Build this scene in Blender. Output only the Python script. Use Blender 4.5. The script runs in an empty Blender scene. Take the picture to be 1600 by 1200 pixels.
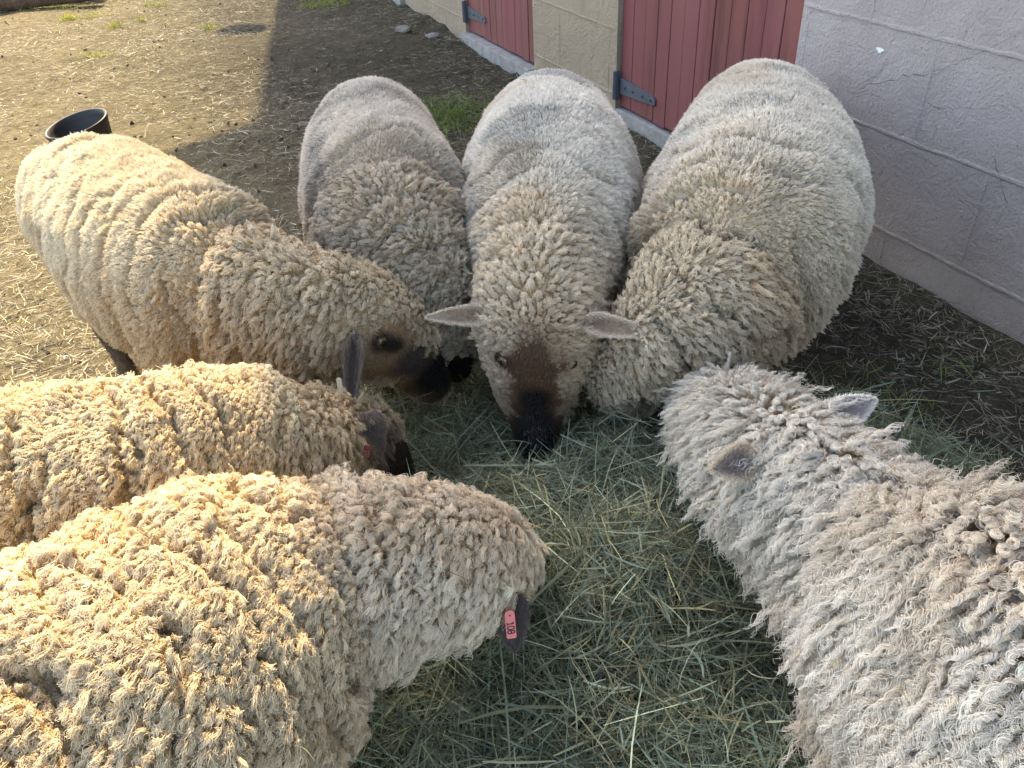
import bpy, bmesh, math
import numpy as np
from mathutils import Vector, Matrix
from mathutils.kdtree import KDTree

scene = bpy.context.scene
COL = scene.collection
PI = math.pi

# ------------------------------------------------------------------ camera
CAM_H = 1.0109742
FWD = np.array([0, 0.81005671, -0.58635154])
RGT = np.array([0.99847662, -0.03235279, -0.04469604])
UPV = np.array([0.05517644, 0.5854583, 0.80882268])
cam_d = bpy.data.cameras.new('camera'); cam = bpy.data.objects.new('camera', cam_d); COL.objects.link(cam)
cam_d.sensor_fit = 'HORIZONTAL'; cam_d.sensor_width = 36.0; cam_d.lens = 1263.836 / 1600 * 36.0
cam_d.clip_start = 0.02; cam_d.clip_end = 2000
M = Matrix.Identity(4)
for i in range(3):
    M[i][0] = RGT[i]; M[i][1] = UPV[i]; M[i][2] = -FWD[i]
M[0][3], M[1][3], M[2][3] = 0, 0, CAM_H
cam.matrix_world = M
scene.camera = cam

# ------------------------------------------------------------------ light
SUN_EL = math.radians(45.0)
SUN_H = np.array([-0.166, 0.986])            # horizontal direction towards the sun
world = bpy.data.worlds.new('World'); scene.world = world; world.use_nodes = True
wn = world.node_tree; wn.nodes.clear()
wo = wn.nodes.new('ShaderNodeOutputWorld'); wb = wn.nodes.new('ShaderNodeBackground'); sk = wn.nodes.new('ShaderNodeTexSky')
sk.sky_type = 'NISHITA'; sk.sun_disc = False; sk.sun_elevation = SUN_EL
sk.sun_rotation = math.atan2(SUN_H[0], SUN_H[1])
sk.air_density = 1.0; sk.dust_density = 2.0; sk.ozone_density = 0.6
wb.inputs['Strength'].default_value = 0.15
wn.links.new(sk.outputs[0], wb.inputs[0]); wn.links.new(wb.outputs[0], wo.inputs[0])
sun_d = bpy.data.lights.new('sun', 'SUN'); sun = bpy.data.objects.new('sun', sun_d); COL.objects.link(sun)
sun_d.energy = 2.5; sun_d.angle = math.radians(0.55); sun_d.color = (1.0, 0.86, 0.60)
sdir = Vector((SUN_H[0] * math.cos(SUN_EL), SUN_H[1] * math.cos(SUN_EL), math.sin(SUN_EL)))
sun.rotation_euler = sdir.to_track_quat('Z', 'Y').to_euler()
sun.location = (-1, 6, 5)
scene.view_settings.view_transform = 'Standard'; scene.view_settings.look = 'None'
scene.view_settings.exposure = 2.5; scene.view_settings.gamma = 1.0; scene.view_settings.use_curve_mapping = False
scene.view_settings.use_white_balance = True; scene.view_settings.white_balance_temperature = 7600; scene.view_settings.white_balance_tint = 10
try:
    scene.cycles.use_denoising = True
    scene.cycles.max_bounces = 6; scene.cycles.diffuse_bounces = 4; scene.cycles.transmission_bounces = 4
    scene.cycles.glossy_bounces = 2; scene.cycles.transparent_max_bounces = 4
    scene.cycles_curves.shape = 'RIBBONS'; scene.cycles_curves.subdivisions = 1
except Exception as e:
    print(e)

# ------------------------------------------------------------------ helpers
def project(P):
    v = P - np.array([0, 0, CAM_H]); z = v @ FWD
    z = np.where(np.abs(z) < 1e-4, 1e-4, z)
    return 800 + 1263.836 * (v @ RGT) / z, 600 - 1263.836 * (v @ UPV) / z, z

def _hash(ix, iy, iz, seed):
    h = (ix.astype(np.int64) * 374761393 + iy.astype(np.int64) * 668265263 + iz.astype(np.int64) * 2147483647 + seed * 974711) & 0x7fffffff
    h = ((h ^ (h >> 13)) * 1274126177) & 0x7fffffff
    h = ((h ^ (h >> 15)) * 2246822519) & 0x7fffffff
    return ((h ^ (h >> 13)) & 0xffffff) / float(0xffffff)

def vnoise(P, freq, seed=0):
    Q = np.asarray(P) * freq + 1000.0
    I = np.floor(Q); F = Q - I; F = F * F * (3 - 2 * F); I = I.astype(np.int64)
    r = 0
    for dx in (0, 1):
        wx = F[:, 0] if dx else 1 - F[:, 0]
        for dy in (0, 1):
            wy = F[:, 1] if dy else 1 - F[:, 1]
            for dz in (0, 1):
                wz = F[:, 2] if dz else 1 - F[:, 2]
                r = r + wx * wy * wz * _hash(I[:, 0] + dx, I[:, 1] + dy, I[:, 2] + dz, seed)
    return r

def fbm(P, freq, seed=0, octv=3):
    r = 0; a = 1; s = 0
    for o in range(octv):
        r = r + a * vnoise(P, freq * 2 ** o, seed + o); s += a; a *= .5
    return r / s

def sstep(a, b, x):
    t = np.clip((x - a) / (b - a), 0, 1); return t * t * (3 - 2 * t)

def norm(v):
    return v / (np.linalg.norm(v, axis=-1, keepdims=True) + 1e-12)

def tag(o, label=None, cat=None, group=None, kind=None):
    if label: o['label'] = label
    if cat: o['category'] = cat
    if group: o['group'] = group
    if kind: o['kind'] = kind
    return o

def link(name, data, parent=None, mats=()):
    o = bpy.data.objects.new(name, data); COL.objects.link(o)
    for m in mats: data.materials.append(m)
    if parent is not None: o.parent = parent
    return o

def npmesh(name, V, F, colors=None, smooth=True):
    """V (n,3), F list/array of quads (m,4) or tris; optional point colours (n,3)."""
    V = np.asarray(V, np.float32); F = np.asarray(F, np.int32); k = F.shape[1]
    me = bpy.data.meshes.new(name)
    me.vertices.add(len(V)); me.vertices.foreach_set('co', V.ravel())
    me.loops.add(F.size); me.loops.foreach_set('vertex_index', F.ravel())
    me.polygons.add(len(F)); me.polygons.foreach_set('loop_start', np.arange(0, F.size, k, dtype=np.int32))
    me.polygons.foreach_set('use_smooth', np.full(len(F), smooth))
    me.update(calc_edges=True)
    if colors is not None: set_col(me, colors)
    return me

def set_col(me, colors):
    a = me.attributes.new('col', 'FLOAT_COLOR', 'POINT')
    c = np.ones((len(colors), 4), np.float32); c[:, :3] = colors
    a.data.foreach_set('color', c.ravel())

class MB:
    """collects boxes, prisms and tubes in one bmesh"""
    def __init__(s): s.bm = bmesh.new()
    def box(s, c, d, rot=None, bev=0.0, mi=0):
        g = bmesh.ops.create_cube(s.bm, size=1.0); vs = g['verts']
        for v in vs:
            v.co = Vector((v.co.x * d[0], v.co.y * d[1], v.co.z * d[2]))
        fs = set(f for v in vs for f in v.link_faces)
        if bev > 0:
            r = bmesh.ops.bevel(s.bm, geom=list(set(e for f in fs for e in f.edges)), offset=bev, segments=2, affect='EDGES', profile=.6)
            vs = list(set(v for f in r['faces'] for v in f.verts) | set(v for v in vs if v.is_valid))
        for v in vs:
            co = v.co
            if rot is not None: co = rot @ co
            v.co = co + Vector(c)
        if mi:
            for v in vs:
                for f in v.link_faces: f.material_index = mi
        return vs
    def prism(s, pts, y0, y1, mi=0):
        """pts in (x,z), extruded in y"""
        a = [s.bm.verts.new((p[0], y0, p[1])) for p in pts]; b = [s.bm.verts.new((p[0], y1, p[1])) for p in pts]
        n = len(pts); fs = [s.bm.faces.new(a), s.bm.faces.new(b[::-1])]
        for i in range(n): fs.append(s.bm.faces.new((a[i], b[i], b[(i + 1) % n], a[(i + 1) % n])))
        for f in fs: f.material_index = mi
    def cyl(s, p0, p1, r0, r1=None, seg=12, mi=0):
        r1 = r0 if r1 is None else r1
        p0 = Vector(p0); p1 = Vector(p1); d = p1 - p0
        g = bmesh.ops.create_cone(s.bm, cap_ends=True, segments=seg, radius1=r0, radius2=r1, depth=d.length)
        R = d.to_track_quat('Z', 'Y').to_matrix()
        for v in g['verts']:
            v.co = R @ v.co + (p0 + p1) / 2
            if mi:
                for f in v.link_faces: f.material_index = mi
    def build(s, name, mats, parent=None, smooth=False):
        bmesh.ops.recalc_face_normals(s.bm, faces=s.bm.faces)
        me = bpy.data.meshes.new(name); s.bm.to_mesh(me); s.bm.free()
        if smooth:
            for p in me.polygons: p.use_smooth = True
        return link(name, me, parent, mats if isinstance(mats, (list, tuple)) else [mats])

# ------------------------------------------------------------------ materials
def new_mat(name):
    m = bpy.data.materials.new(name); m.use_nodes = True
    nt = m.node_tree; nt.nodes.clear()
    out = nt.nodes.new('ShaderNodeOutputMaterial')
    return m, nt, out

def N(nt, t, **kw):
    n = nt.nodes.new(t)
    for k, v in kw.items():
        if k == 'inp':
            for a, b in v.items(): n.inputs[a].default_value = b
        else: setattr(n, k, v)
    return n

def ramp(nt, stops):
    r = nt.nodes.new('ShaderNodeValToRGB'); e = r.color_ramp.elements
    e[0].position, e[0].color = stops[0][0], (*stops[0][1], 1)
    e[1].position, e[1].color = stops[-1][0], (*stops[-1][1], 1)
    for p, c in stops[1:-1]:
        x = e.new(p); x.color = (*c, 1)
    return r

def simple_mat(name, col, rough=.8, noise=(30, .25), bump=(80, .3, .002), metal=0, spec=.3):
    m, nt, out = new_mat(name); L = nt.links.new
    p = N(nt, 'ShaderNodeBsdfPrincipled', inp={'Roughness': rough, 'Metallic': metal, 'Specular IOR Level': spec})
    tc = N(nt, 'ShaderNodeTexCoord')
    n1 = N(nt, 'ShaderNodeTexNoise', inp={'Scale': noise[0], 'Detail': 6.0, 'Roughness': .65}); L(tc.outputs['Object'], n1.inputs['Vector'])
    a = noise[1]; c = np.array(col)
    r = ramp(nt, [(.25, tuple(c * (1 - a))), (.5, tuple(c)), (.75, tuple(np.minimum(c * (1 + a), 1)))])
    L(n1.outputs['Fac'], r.inputs[0]); L(r.outputs[0], p.inputs['Base Color'])
    n2 = N(nt, 'ShaderNodeTexNoise', inp={'Scale': bump[0], 'Detail': 5.0}); L(tc.outputs['Object'], n2.inputs['Vector'])
    b = N(nt, 'ShaderNodeBump', inp={'Strength': bump[1], 'Distance': bump[2]}); L(n2.outputs['Fac'], b.inputs['Height'])
    L(b.outputs[0], p.inputs['Normal']); L(p.outputs[0], out.inputs[0])
    return m

def attr_mat(name, rough=.9, noise=(60, .2), bump=(150, .4, .002), spec=.25, trans=0.0):
    m, nt, out = new_mat(name); L = nt.links.new
    p = N(nt, 'ShaderNodeBsdfPrincipled', inp={'Roughness': rough, 'Specular IOR Level': spec})
    at = N(nt, 'ShaderNodeAttribute', attribute_name='col'); tc = N(nt, 'ShaderNodeTexCoord')
    n1 = N(nt, 'ShaderNodeTexNoise', inp={'Scale': noise[0], 'Detail': 5.0}); L(tc.outputs['Object'], n1.inputs['Vector'])
    mr = N(nt, 'ShaderNodeMapRange', inp={'From Min': .3, 'From Max': .7, 'To Min': 1 - noise[1], 'To Max': 1 + noise[1]}); L(n1.outputs['Fac'], mr.inputs[0])
    mx = N(nt, 'ShaderNodeVectorMath', operation='SCALE'); L(at.outputs['Color'], mx.inputs[0]); L(mr.outputs[0], mx.inputs['Scale'])
    L(mx.outputs[0], p.inputs['Base Color'])
    if bump:
        n2 = N(nt, 'ShaderNodeTexNoise', inp={'Scale': bump[0], 'Detail': 4.0}); L(tc.outputs['Object'], n2.inputs['Vector'])
        b = N(nt, 'ShaderNodeBump', inp={'Strength': bump[1], 'Distance': bump[2]}); L(n2.outputs['Fac'], b.inputs['Height']); L(b.outputs[0], p.inputs['Normal'])
    if trans > 0:
        t = N(nt, 'ShaderNodeBsdfTranslucent'); L(mx.outputs[0], t.inputs['Color'])
        ms = N(nt, 'ShaderNodeMixShader', inp={0: trans}); L(p.outputs[0], ms.inputs[1]); L(t.outputs[0], ms.inputs[2]); L(ms.outputs[0], out.inputs[0])
    else: L(p.outputs[0], out.inputs[0])
    return m

def wool_mat(name, gloss=.12, trans=.35, root=(0.86, 0.76, 0.60)):
    m, nt, out = new_mat(name); L = nt.links.new
    at = N(nt, 'ShaderNodeAttribute', attribute_name='col')
    hi = N(nt, 'ShaderNodeHairInfo')
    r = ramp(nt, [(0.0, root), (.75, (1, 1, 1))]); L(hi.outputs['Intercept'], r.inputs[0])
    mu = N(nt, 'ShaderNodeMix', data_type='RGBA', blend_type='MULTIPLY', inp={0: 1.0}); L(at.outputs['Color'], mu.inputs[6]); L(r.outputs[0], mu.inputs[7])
    d = N(nt, 'ShaderNodeBsdfDiffuse'); t = N(nt, 'ShaderNodeBsdfTranslucent'); g = N(nt, 'ShaderNodeBsdfAnisotropic', inp={'Roughness': .42})
    for s in (d, t): L(mu.outputs[2], s.inputs['Color'])
    g.inputs['Color'].default_value = (.9, .85, .75, 1)
    m1 = N(nt, 'ShaderNodeMixShader', inp={0: trans}); L(d.outputs[0], m1.inputs[1]); L(t.outputs[0], m1.inputs[2])
    m2 = N(nt, 'ShaderNodeMixShader', inp={0: gloss}); L(m1.outputs[0], m2.inputs[1]); L(g.outputs[0], m2.inputs[2])
    L(m2.outputs[0], out.inputs[0])
    return m

MAT = {}
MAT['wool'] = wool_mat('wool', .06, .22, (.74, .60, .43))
MAT['fur'] = wool_mat('short_fur', .05, .1, (.8, .75, .7))
MAT['skin'] = attr_mat('sheep_skin')
MAT['ear'] = attr_mat('ear_skin', .85, (120, .3), (300, .5, .001), .3, .15)
MAT['straw'] = attr_mat('straw', .6, (40, .15), None, .35, .25)
MAT['hay'] = attr_mat('hay_blades', .65, (30, .15), None, .3, .25)
MAT['eye'] = simple_mat('eye_gloss', (.02, .012, .006), .12, bump=(10, 0, .001), spec=.6)
MAT['iris'] = simple_mat('iris', (.12, .075, .03), .15, bump=(10, 0, .001), spec=.6)
MAT['tag_pink'] = simple_mat('tag_pink', (.68, .21, .20), .45, (200, .08), (50, .05, .001))
MAT['tag_faded'] = simple_mat('tag_faded_red', (.34, .10, .10), .55, (200, .3), (50, .05, .001))
MAT['tag_spot'] = simple_mat('tag_stud', (.75, .16, .2), .5, (200, .1), (50, .05, .001))
MAT['tag_white'] = simple_mat('tag_white', (.75, .68, .45), .5, (200, .2), (50, .05, .001))
MAT['ink'] = simple_mat('tag_ink', (.04, .03, .035), .6, (100, .1), (50, .05, .001))
MAT['ink_pale'] = simple_mat('tag_pale_ink', (.55, .32, .30), .6, (100, .1), (50, .05, .001))
MAT['rubber'] = simple_mat('black_rubber', (.022, .021, .022), .55, (12, .4), (60, .2, .002))
MAT['iron'] = simple_mat('grey_iron', (.055, .065, .085), .5, (40, .3), (150, .2, .001), spec=.5)
MAT['stone'] = simple_mat('pale_stone', (.20, .18, .155), .9, (14, .4), (60, .6, .006))
MAT['sill'] = simple_mat('sill_concrete', (.22, .215, .21), .85, (20, .35), (90, .5, .003))
MAT['roof'] = simple_mat('roof_boards', (.16, .12, .10), .85)
MAT['log'] = simple_mat('weathered_log', (.10, .065, .045), .9, (9, .6), (40, .9, .014))
MAT['dung'] = simple_mat('dung', (.035, .028, .02), .9, (60, .4), (90, .5, .004))

# wall paint over block
def wall_mat():
    m, nt, out = new_mat('painted_block'); L = nt.links.new
    p = N(nt, 'ShaderNodeBsdfPrincipled', inp={'Roughness': .85, 'Specular IOR Level': .2})
    tc = N(nt, 'ShaderNodeTexCoord')
    n1 = N(nt, 'ShaderNodeTexNoise', inp={'Scale': 3.0, 'Detail': 8.0, 'Roughness': .6}); L(tc.outputs['Object'], n1.inputs['Vector'])
    r1 = ramp(nt, [(.3, (.42, .365, .355)), (.5, (.50, .445, .435)), (.72, (.54, .485, .48))]); L(n1.outputs['Fac'], r1.inputs[0])
    n2 = N(nt, 'ShaderNodeTexNoise', inp={'Scale': 2.2, 'Detail': 4.0}); L(tc.outputs['Object'], n2.inputs['Vector'])
    r2 = ramp(nt, [(.30, (.44, .365, .27)), (.7, (.37, .305, .22))]); L(n1.outputs['Fac'], r2.inputs[0])
    # beige older paint further along the wall (local x is negative there)
    sx = N(nt, 'ShaderNodeSeparateXYZ'); L(tc.outputs['Object'], sx.inputs[0])
    mr = N(nt, 'ShaderNodeMapRange', inp={'From Min': -1.75, 'From Max': -2.2, 'To Min': 0.0, 'To Max': 1.0}); L(sx.outputs[0], mr.inputs[0])
    mx = N(nt, 'ShaderNodeMix', data_type='RGBA'); L(mr.outputs[0], mx.inputs[0]); L(r1.outputs[0], mx.inputs[6]); L(r2.outputs[0], mx.inputs[7])
    # dirt splashed on the lowest course
    mz = N(nt, 'ShaderNodeMapRange', inp={'From Min': .50, 'From Max': 0.0, 'To Min': 0.0, 'To Max': .95}); L(sx.outputs[2], mz.inputs[0])
    n5 = N(nt, 'ShaderNodeTexNoise', inp={'Scale': 7.0, 'Detail': 7.0, 'Roughness': .7}); L(tc.outputs['Object'], n5.inputs['Vector'])
    mm = N(nt, 'ShaderNodeMath', operation='MULTIPLY'); L(mz.outputs[0], mm.inputs[0]); L(n5.outputs['Fac'], mm.inputs[1])
    mx2 = N(nt, 'ShaderNodeMix', data_type='RGBA'); mx2.inputs[7].default_value = (.26, .21, .16, 1); L(mm.outputs[0], mx2.inputs[0]); L(mx.outputs[2], mx2.inputs[6])
    # pits
    v = N(nt, 'ShaderNodeTexNoise', inp={'Scale': 170.0, 'Detail': 3.0, 'Roughness': .7}); L(tc.outputs['Object'], v.inputs['Vector'])
    rp = ramp(nt, [(.30, (.35, .34, .34)), (.42, (1, 1, 1))]); L(v.outputs['Fac'], rp.inputs[0])
    mu = N(nt, 'ShaderNodeMix', data_type='RGBA', blend_type='MULTIPLY', inp={0: .8}); L(mx2.outputs[2], mu.inputs[6]); L(rp.outputs[0], mu.inputs[7])
    L(mu.outputs[2], p.inputs['Base Color'])
    n3 = N(nt, 'ShaderNodeTexNoise', inp={'Scale': 120.0, 'Detail': 6.0, 'Roughness': .75}); L(tc.outputs['Object'], n3.inputs['Vector'])
    n4 = N(nt, 'ShaderNodeTexNoise', inp={'Scale': 14.0, 'Detail': 6.0, 'Roughness': .6, 'Distortion': 1.2}); L(tc.outputs['Object'], n4.inputs['Vector'])
    ad = N(nt, 'ShaderNodeMath', operation='MULTIPLY_ADD', inp={1: 1.6}); L(n4.outputs['Fac'], ad.inputs[0]); L(n3.outputs['Fac'], ad.inputs[2])
    b = N(nt, 'ShaderNodeBump', inp={'Strength': 1.0, 'Distance': .013}); L(ad.outputs[0], b.inputs['Height']); L(b.outputs[0], p.inputs['Normal'])
    L(p.outputs[0], out.inputs[0])
    return m
MAT['wall'] = wall_mat()
MAT['crack'] = simple_mat('wall_crack', (.10, .085, .085), .95)
MAT['fleck'] = simple_mat('white_fleck', (.70, .71, .72), .5)

def board_mat():
    m, nt, out = new_mat('red_boards'); L = nt.links.new
    p = N(nt, 'ShaderNodeBsdfPrincipled', inp={'Roughness': .7, 'Specular IOR Level': .3})
    tc = N(nt, 'ShaderNodeTexCoord'); mp = N(nt, 'ShaderNodeMapping'); mp.inputs['Scale'].default_value = (22, 22, 1.6); L(tc.outputs['Object'], mp.inputs[0])
    n1 = N(nt, 'ShaderNodeTexNoise', inp={'Scale': 1.0, 'Detail': 7.0, 'Roughness': .65}); L(mp.outputs[0], n1.inputs['Vector'])
    at = N(nt, 'ShaderNodeAttribute', attribute_name='col')
    r = ramp(nt, [(.28, (.55, .5, .5)), (.5, (1, 1, 1)), (.75, (1.0, 1.0, 1.0))]); L(n1.outputs['Fac'], r.inputs[0])
    mu = N(nt, 'ShaderNodeMix', data_type='RGBA', blend_type='MULTIPLY', inp={0: 1.0}); L(at.outputs['Color'], mu.inputs[6]); L(r.outputs[0], mu.inputs[7])
    L(mu.outputs[2], p.inputs['Base Color'])
    b = N(nt, 'ShaderNodeBump', inp={'Strength': .35, 'Distance': .003}); L(n1.outputs['Fac'], b.inputs['Height']); L(b.outputs[0], p.inputs['Normal'])
    L(p.outputs[0], out.inputs[0]); return m
MAT['boards'] = board_mat()

def ground_mat():
    m, nt, out = new_mat('yard_earth'); L = nt.links.new
    p = N(nt, 'ShaderNodeBsdfPrincipled', inp={'Roughness': .95, 'Specular IOR Level': .1})
    tc = N(nt, 'ShaderNodeTexCoord')
    def noise(s, d=8.0, ro=.65):
        n = N(nt, 'ShaderNodeTexNoise', inp={'Scale': s, 'Detail': d, 'Roughness': ro}); L(tc.outputs['Object'], n.inputs['Vector']); return n
    n1 = noise(1.1, 6); n2 = noise(28.0); n3 = noise(160.0, 4)
    r1 = ramp(nt, [(.30, (.064, .053, .037)), (.48, (.124, .105, .069)), (.62, (.19, .163, .104)), (.75, (.27, .232, .145))])
    mm = N(nt, 'ShaderNodeMix', data_type='FLOAT', inp={0: .62}); L(n1.outputs['Fac'], mm.inputs[2]); L(n2.outputs['Fac'], mm.inputs[3]); L(mm.outputs[0], r1.inputs[0])
    at = N(nt, 'ShaderNodeAttribute', attribute_name='col')
    mu = N(nt, 'ShaderNodeMix', data_type='RGBA', blend_type='MULTIPLY', inp={0: 1.0}); L(r1.outputs[0], mu.inputs[6]); L(at.outputs['Color'], mu.inputs[7])
    r3 = ramp(nt, [(.3, (.6, .58, .55)), (.5, (1, 1, 1)), (.72, (1.3, 1.25, 1.15))]); L(n3.outputs['Fac'], r3.inputs[0])
    mu2 = N(nt, 'ShaderNodeMix', data_type='RGBA', blend_type='MULTIPLY', inp={0: 1.0}); L(mu.outputs[2], mu2.inputs[6]); L(r3.outputs[0], mu2.inputs[7])
    L(mu2.outputs[2], p.inputs['Base Color'])
    ad = N(nt, 'ShaderNodeMath', operation='MULTIPLY_ADD', inp={1: 2.5}); L(n2.outputs['Fac'], ad.inputs[0]); L(n3.outputs['Fac'], ad.inputs[2])
    b = N(nt, 'ShaderNodeBump', inp={'Strength': .9, 'Distance': .012}); L(ad.outputs[0], b.inputs['Height']); L(b.outputs[0], p.inputs['Normal'])
    L(p.outputs[0], out.inputs[0]); return m
MAT['ground'] = ground_mat()

# ------------------------------------------------------------------ ground
WN = np.array([0.92633628, 0.37669762]); WT = np.array([-0.37669762, 0.92633628]); WD = 1.5603157
def ground_h(x, y):
    P = np.stack([x, y, np.zeros_like(x)], -1)
    near = np.exp(-(x * x + (y - 2) ** 2) / 60)
    h = (fbm(P, 1.3, 5, 2) - .5) * .05 * near + (fbm(P, 9, 9, 3) - .5) * .022 * near + (fbm(P, 38, 19, 2) - .5) * .009 * near
    # packed bank of dirt against the wall
    d = WD - (x * WN[0] + y * WN[1])
    h = h + np.exp(-(d / .16) ** 2) * (fbm(P, 5, 33, 2) - .35) * .05 * near
    return h - .006
g1 = np.sort(np.concatenate([np.linspace(-3.6, 2.6, 250), -3.6 - np.geomspace(.05, 300, 26), 2.6 + np.geomspace(.05, 300, 26)]))
g2 = np.sort(np.concatenate([np.linspace(.2, 7.0, 270), .2 - np.geomspace(.05, 200, 22), 7.0 + np.geomspace(.05, 400, 26)]))
GX, GY = np.meshgrid(g1, g2)
gx, gy = GX.ravel(), GY.ravel()
gz = ground_h(gx, gy)
ni, nj = GX.shape
ii = (np.arange(ni - 1)[:, None] * nj + np.arange(nj - 1)[None]).ravel()
GP = np.stack([gx, gy, 0 * gx], -1)
tone = .75 + .5 * fbm(GP, .8, 71, 3)
# barn shade put into the ground colour: darker and bluer near the wall
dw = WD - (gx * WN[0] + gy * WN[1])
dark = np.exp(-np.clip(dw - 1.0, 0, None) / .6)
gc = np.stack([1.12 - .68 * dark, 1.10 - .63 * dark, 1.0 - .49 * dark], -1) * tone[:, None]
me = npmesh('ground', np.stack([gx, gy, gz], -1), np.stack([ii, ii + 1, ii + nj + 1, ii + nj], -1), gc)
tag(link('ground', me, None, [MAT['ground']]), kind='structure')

# ------------------------------------------------------------------ blades (hay, straw, grass)
def blades(name, root, az, pitch, length, width, curve, color, mat, K=4, roll=None, jitter_end=.0, seed=0):
    rng = np.random.default_rng(seed); n = len(root)
    t = np.linspace(-.5, .5, K + 1)
    d = np.stack([np.cos(az) * np.cos(pitch), np.sin(az) * np.cos(pitch), np.sin(pitch)], -1)
    side = np.stack([-np.sin(az), np.cos(az), 0 * az], -1)
    up = np.cross(d, side)
    roll = rng.uniform(-1.2, 1.2, n) if roll is None else roll
    wv = side * np.cos(roll)[:, None] + up * np.sin(roll)[:, None]
    ca = rng.uniform(0, 2 * PI, n)
    cv = side * np.cos(ca)[:, None] + up * np.abs(np.sin(ca))[:, None] * -.6
    kink = rng.uniform(-.25, .25, n)
    V = np.zeros((n, K + 1, 2, 3), np.float32)
    for k, tt in enumerate(t):
        bend = (tt * tt - .08) * curve * length + np.maximum(0, tt - kink) * curve * length * .5
        c = root + d * (length * tt)[:, None] + cv * bend[:, None]
        w = width * (1 - .55 * abs(2 * tt) ** 3) * .5
        V[:, k, 0] = c - wv * w[:, None]; V[:, k, 1] = c + wv * w[:, None]
    base = (np.arange(n) * (K + 1) * 2)[:, None]
    F = []
    for k in range(K):
        a = base[:, 0] + 2 * k
        F.append(np.stack([a, a + 1, a + 3, a + 2], -1))
    F = np.concatenate(F)
    C = np.repeat(color, (K + 1) * 2, axis=0)
    me = npmesh(name, V.reshape(-1, 3), F, C)
    return link(name, me, None, [mat])

rng = np.random.default_rng(11)
# hay heap
def hay_h(x, y):
    P = np.stack([x, y, np.zeros_like(x)], -1)
    e = ((x - .12) / .50) ** 2 + ((y - .80) / .50) ** 2
    e2 = ((x - .10) / .30) ** 2 + ((y - .42) / .4) ** 2
    h = .165 * np.exp(-e * 1.6) + .05 * np.exp(-e2)
    h = h - .075 * np.exp(-((x - .035) ** 2 + (y - 1.02) ** 2) / .075 ** 2)
    return h + (fbm(P, 7, 41, 3) - .5) * .09 * np.exp(-e * .8)
hx, hy = np.meshgrid(np.linspace(-.75, .95, 110), np.linspace(.02, 1.6, 100)); hs = hx.shape
hx, hy = hx.ravel(), hy.ravel(); edge = np.maximum(np.abs(hx - .1) / .85, np.abs(hy - .8) / .79)
hz = hay_h(hx, hy) - .012 - .06 * sstep(.6, 1.0, edge) + np.minimum(0, 0)
ii = (np.arange(hs[0] - 1)[:, None] * hs[1] + np.arange(hs[1] - 1)[None]).ravel()
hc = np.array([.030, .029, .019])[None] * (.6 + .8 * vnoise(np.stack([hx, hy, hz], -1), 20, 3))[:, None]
hv = np.stack([hx, hy, hz], -1); hf = np.stack([ii, ii + 1, ii + hs[1] + 1, ii + hs[1]], -1)

def hay_colors(n, rng, green=.62):
    base = np.array([[.225, .235, .165], [.285, .27, .18], [.42, .37, .23], [.185, .21, .155], [.30, .325, .26], [.11, .095, .058]])
    pr = np.array([.26 * green * 1.6, .2, .16, .22 * green * 1.6, .12, .12]); pr /= pr.sum()
    c = base[rng.choice(6, n, p=pr)] * rng.uniform(.65, 1.35, (n, 1)) * (1 + rng.normal(0, .06, (n, 1)) * np.array([1, 0, -1])) * np.array([.97, 1.03, .94])
    return np.clip(c, 0.01, .8)
n = 100000
r = np.sqrt(rng.uniform(0, 1, n)) ; a = rng.uniform(0, 2 * PI, n)
x = .12 + r * np.cos(a) * .78; y = .74 + r * np.sin(a) * .72
keep = y > .12; x, y = x[keep], y[keep]; n = len(x)
z = np.maximum(hay_h(x, y), ground_h(x, y)) + rng.exponential(.016, n) - .010
ln = rng.lognormal(math.log(.060), .55, n).clip(.016, .24)
HB = dict(root=np.stack([x, y, z], -1), az=rng.uniform(0, 2 * PI, n), pitch=rng.normal(.02, .36, n), length=ln, width=rng.lognormal(math.log(.00125), .42, n).clip(.0006, .0040), curve=rng.normal(0, .22, n))
blob = vnoise(np.stack([x, y, z], -1), 5, 77)
cc = hay_colors(n, rng); cc = cc * (.7 + .6 * blob)[:, None] * np.where(rng.uniform(0, 1, n) < .12, 1.95, .98)[:, None]
ob = blades('hay_heap', color=cc, mat=MAT['hay'], seed=3, **HB)
# merge the packed core of the heap into the same object
bm = bmesh.new(); bm.from_mesh(ob.data)
core = npmesh('core', hv, hf, hc); bm.from_mesh(core); bm.to_mesh(ob.data); bm.free(); bpy.data.meshes.remove(core)
tag(ob, 'loose heap of grey green hay that the sheep are eating from', 'hay', kind='stuff')

# straw litter over the yard
def litter_points(n, x0, x1, y0, y1, rng, power=1.0):
    x = rng.uniform(x0, x1, n); y = y0 + (y1 - y0) * rng.uniform(0, 1, n) ** power
    d = WD - (x * WN[0] + y * WN[1])
    k = d > .01
    return x[k], y[k], d[k]
rng = np.random.default_rng(5)
X = []; 
for (n_, x0, x1, y0, y1, pw) in ((26000, -1.6, 1.3, .5, 3.2, 1.0), (105000, -3.6, .6, 1.2, 7.0, 1.25), (15000, .3, 1.5, .6, 2.0, 1.0)):
    X.append(litter_points(n_, x0, x1, y0, y1, rng, pw))
x = np.concatenate([q[0] for q in X]); y = np.concatenate([q[1] for q in X]); d = np.concatenate([q[2] for q in X])
pat = fbm(np.stack([x, y, 0 * x], -1), 1.6, 57, 3)
keep = rng.uniform(0, 1, len(x)) < np.clip((pat - .25) * 2.4, .15, 1); x, y, d, pat = x[keep], y[keep], d[keep], pat[keep]
n = len(x); z = ground_h(x, y) + rng.exponential(.004, n) + .001
ln = rng.lognormal(math.log(.027), .5, n).clip(.008, .13)
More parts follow.
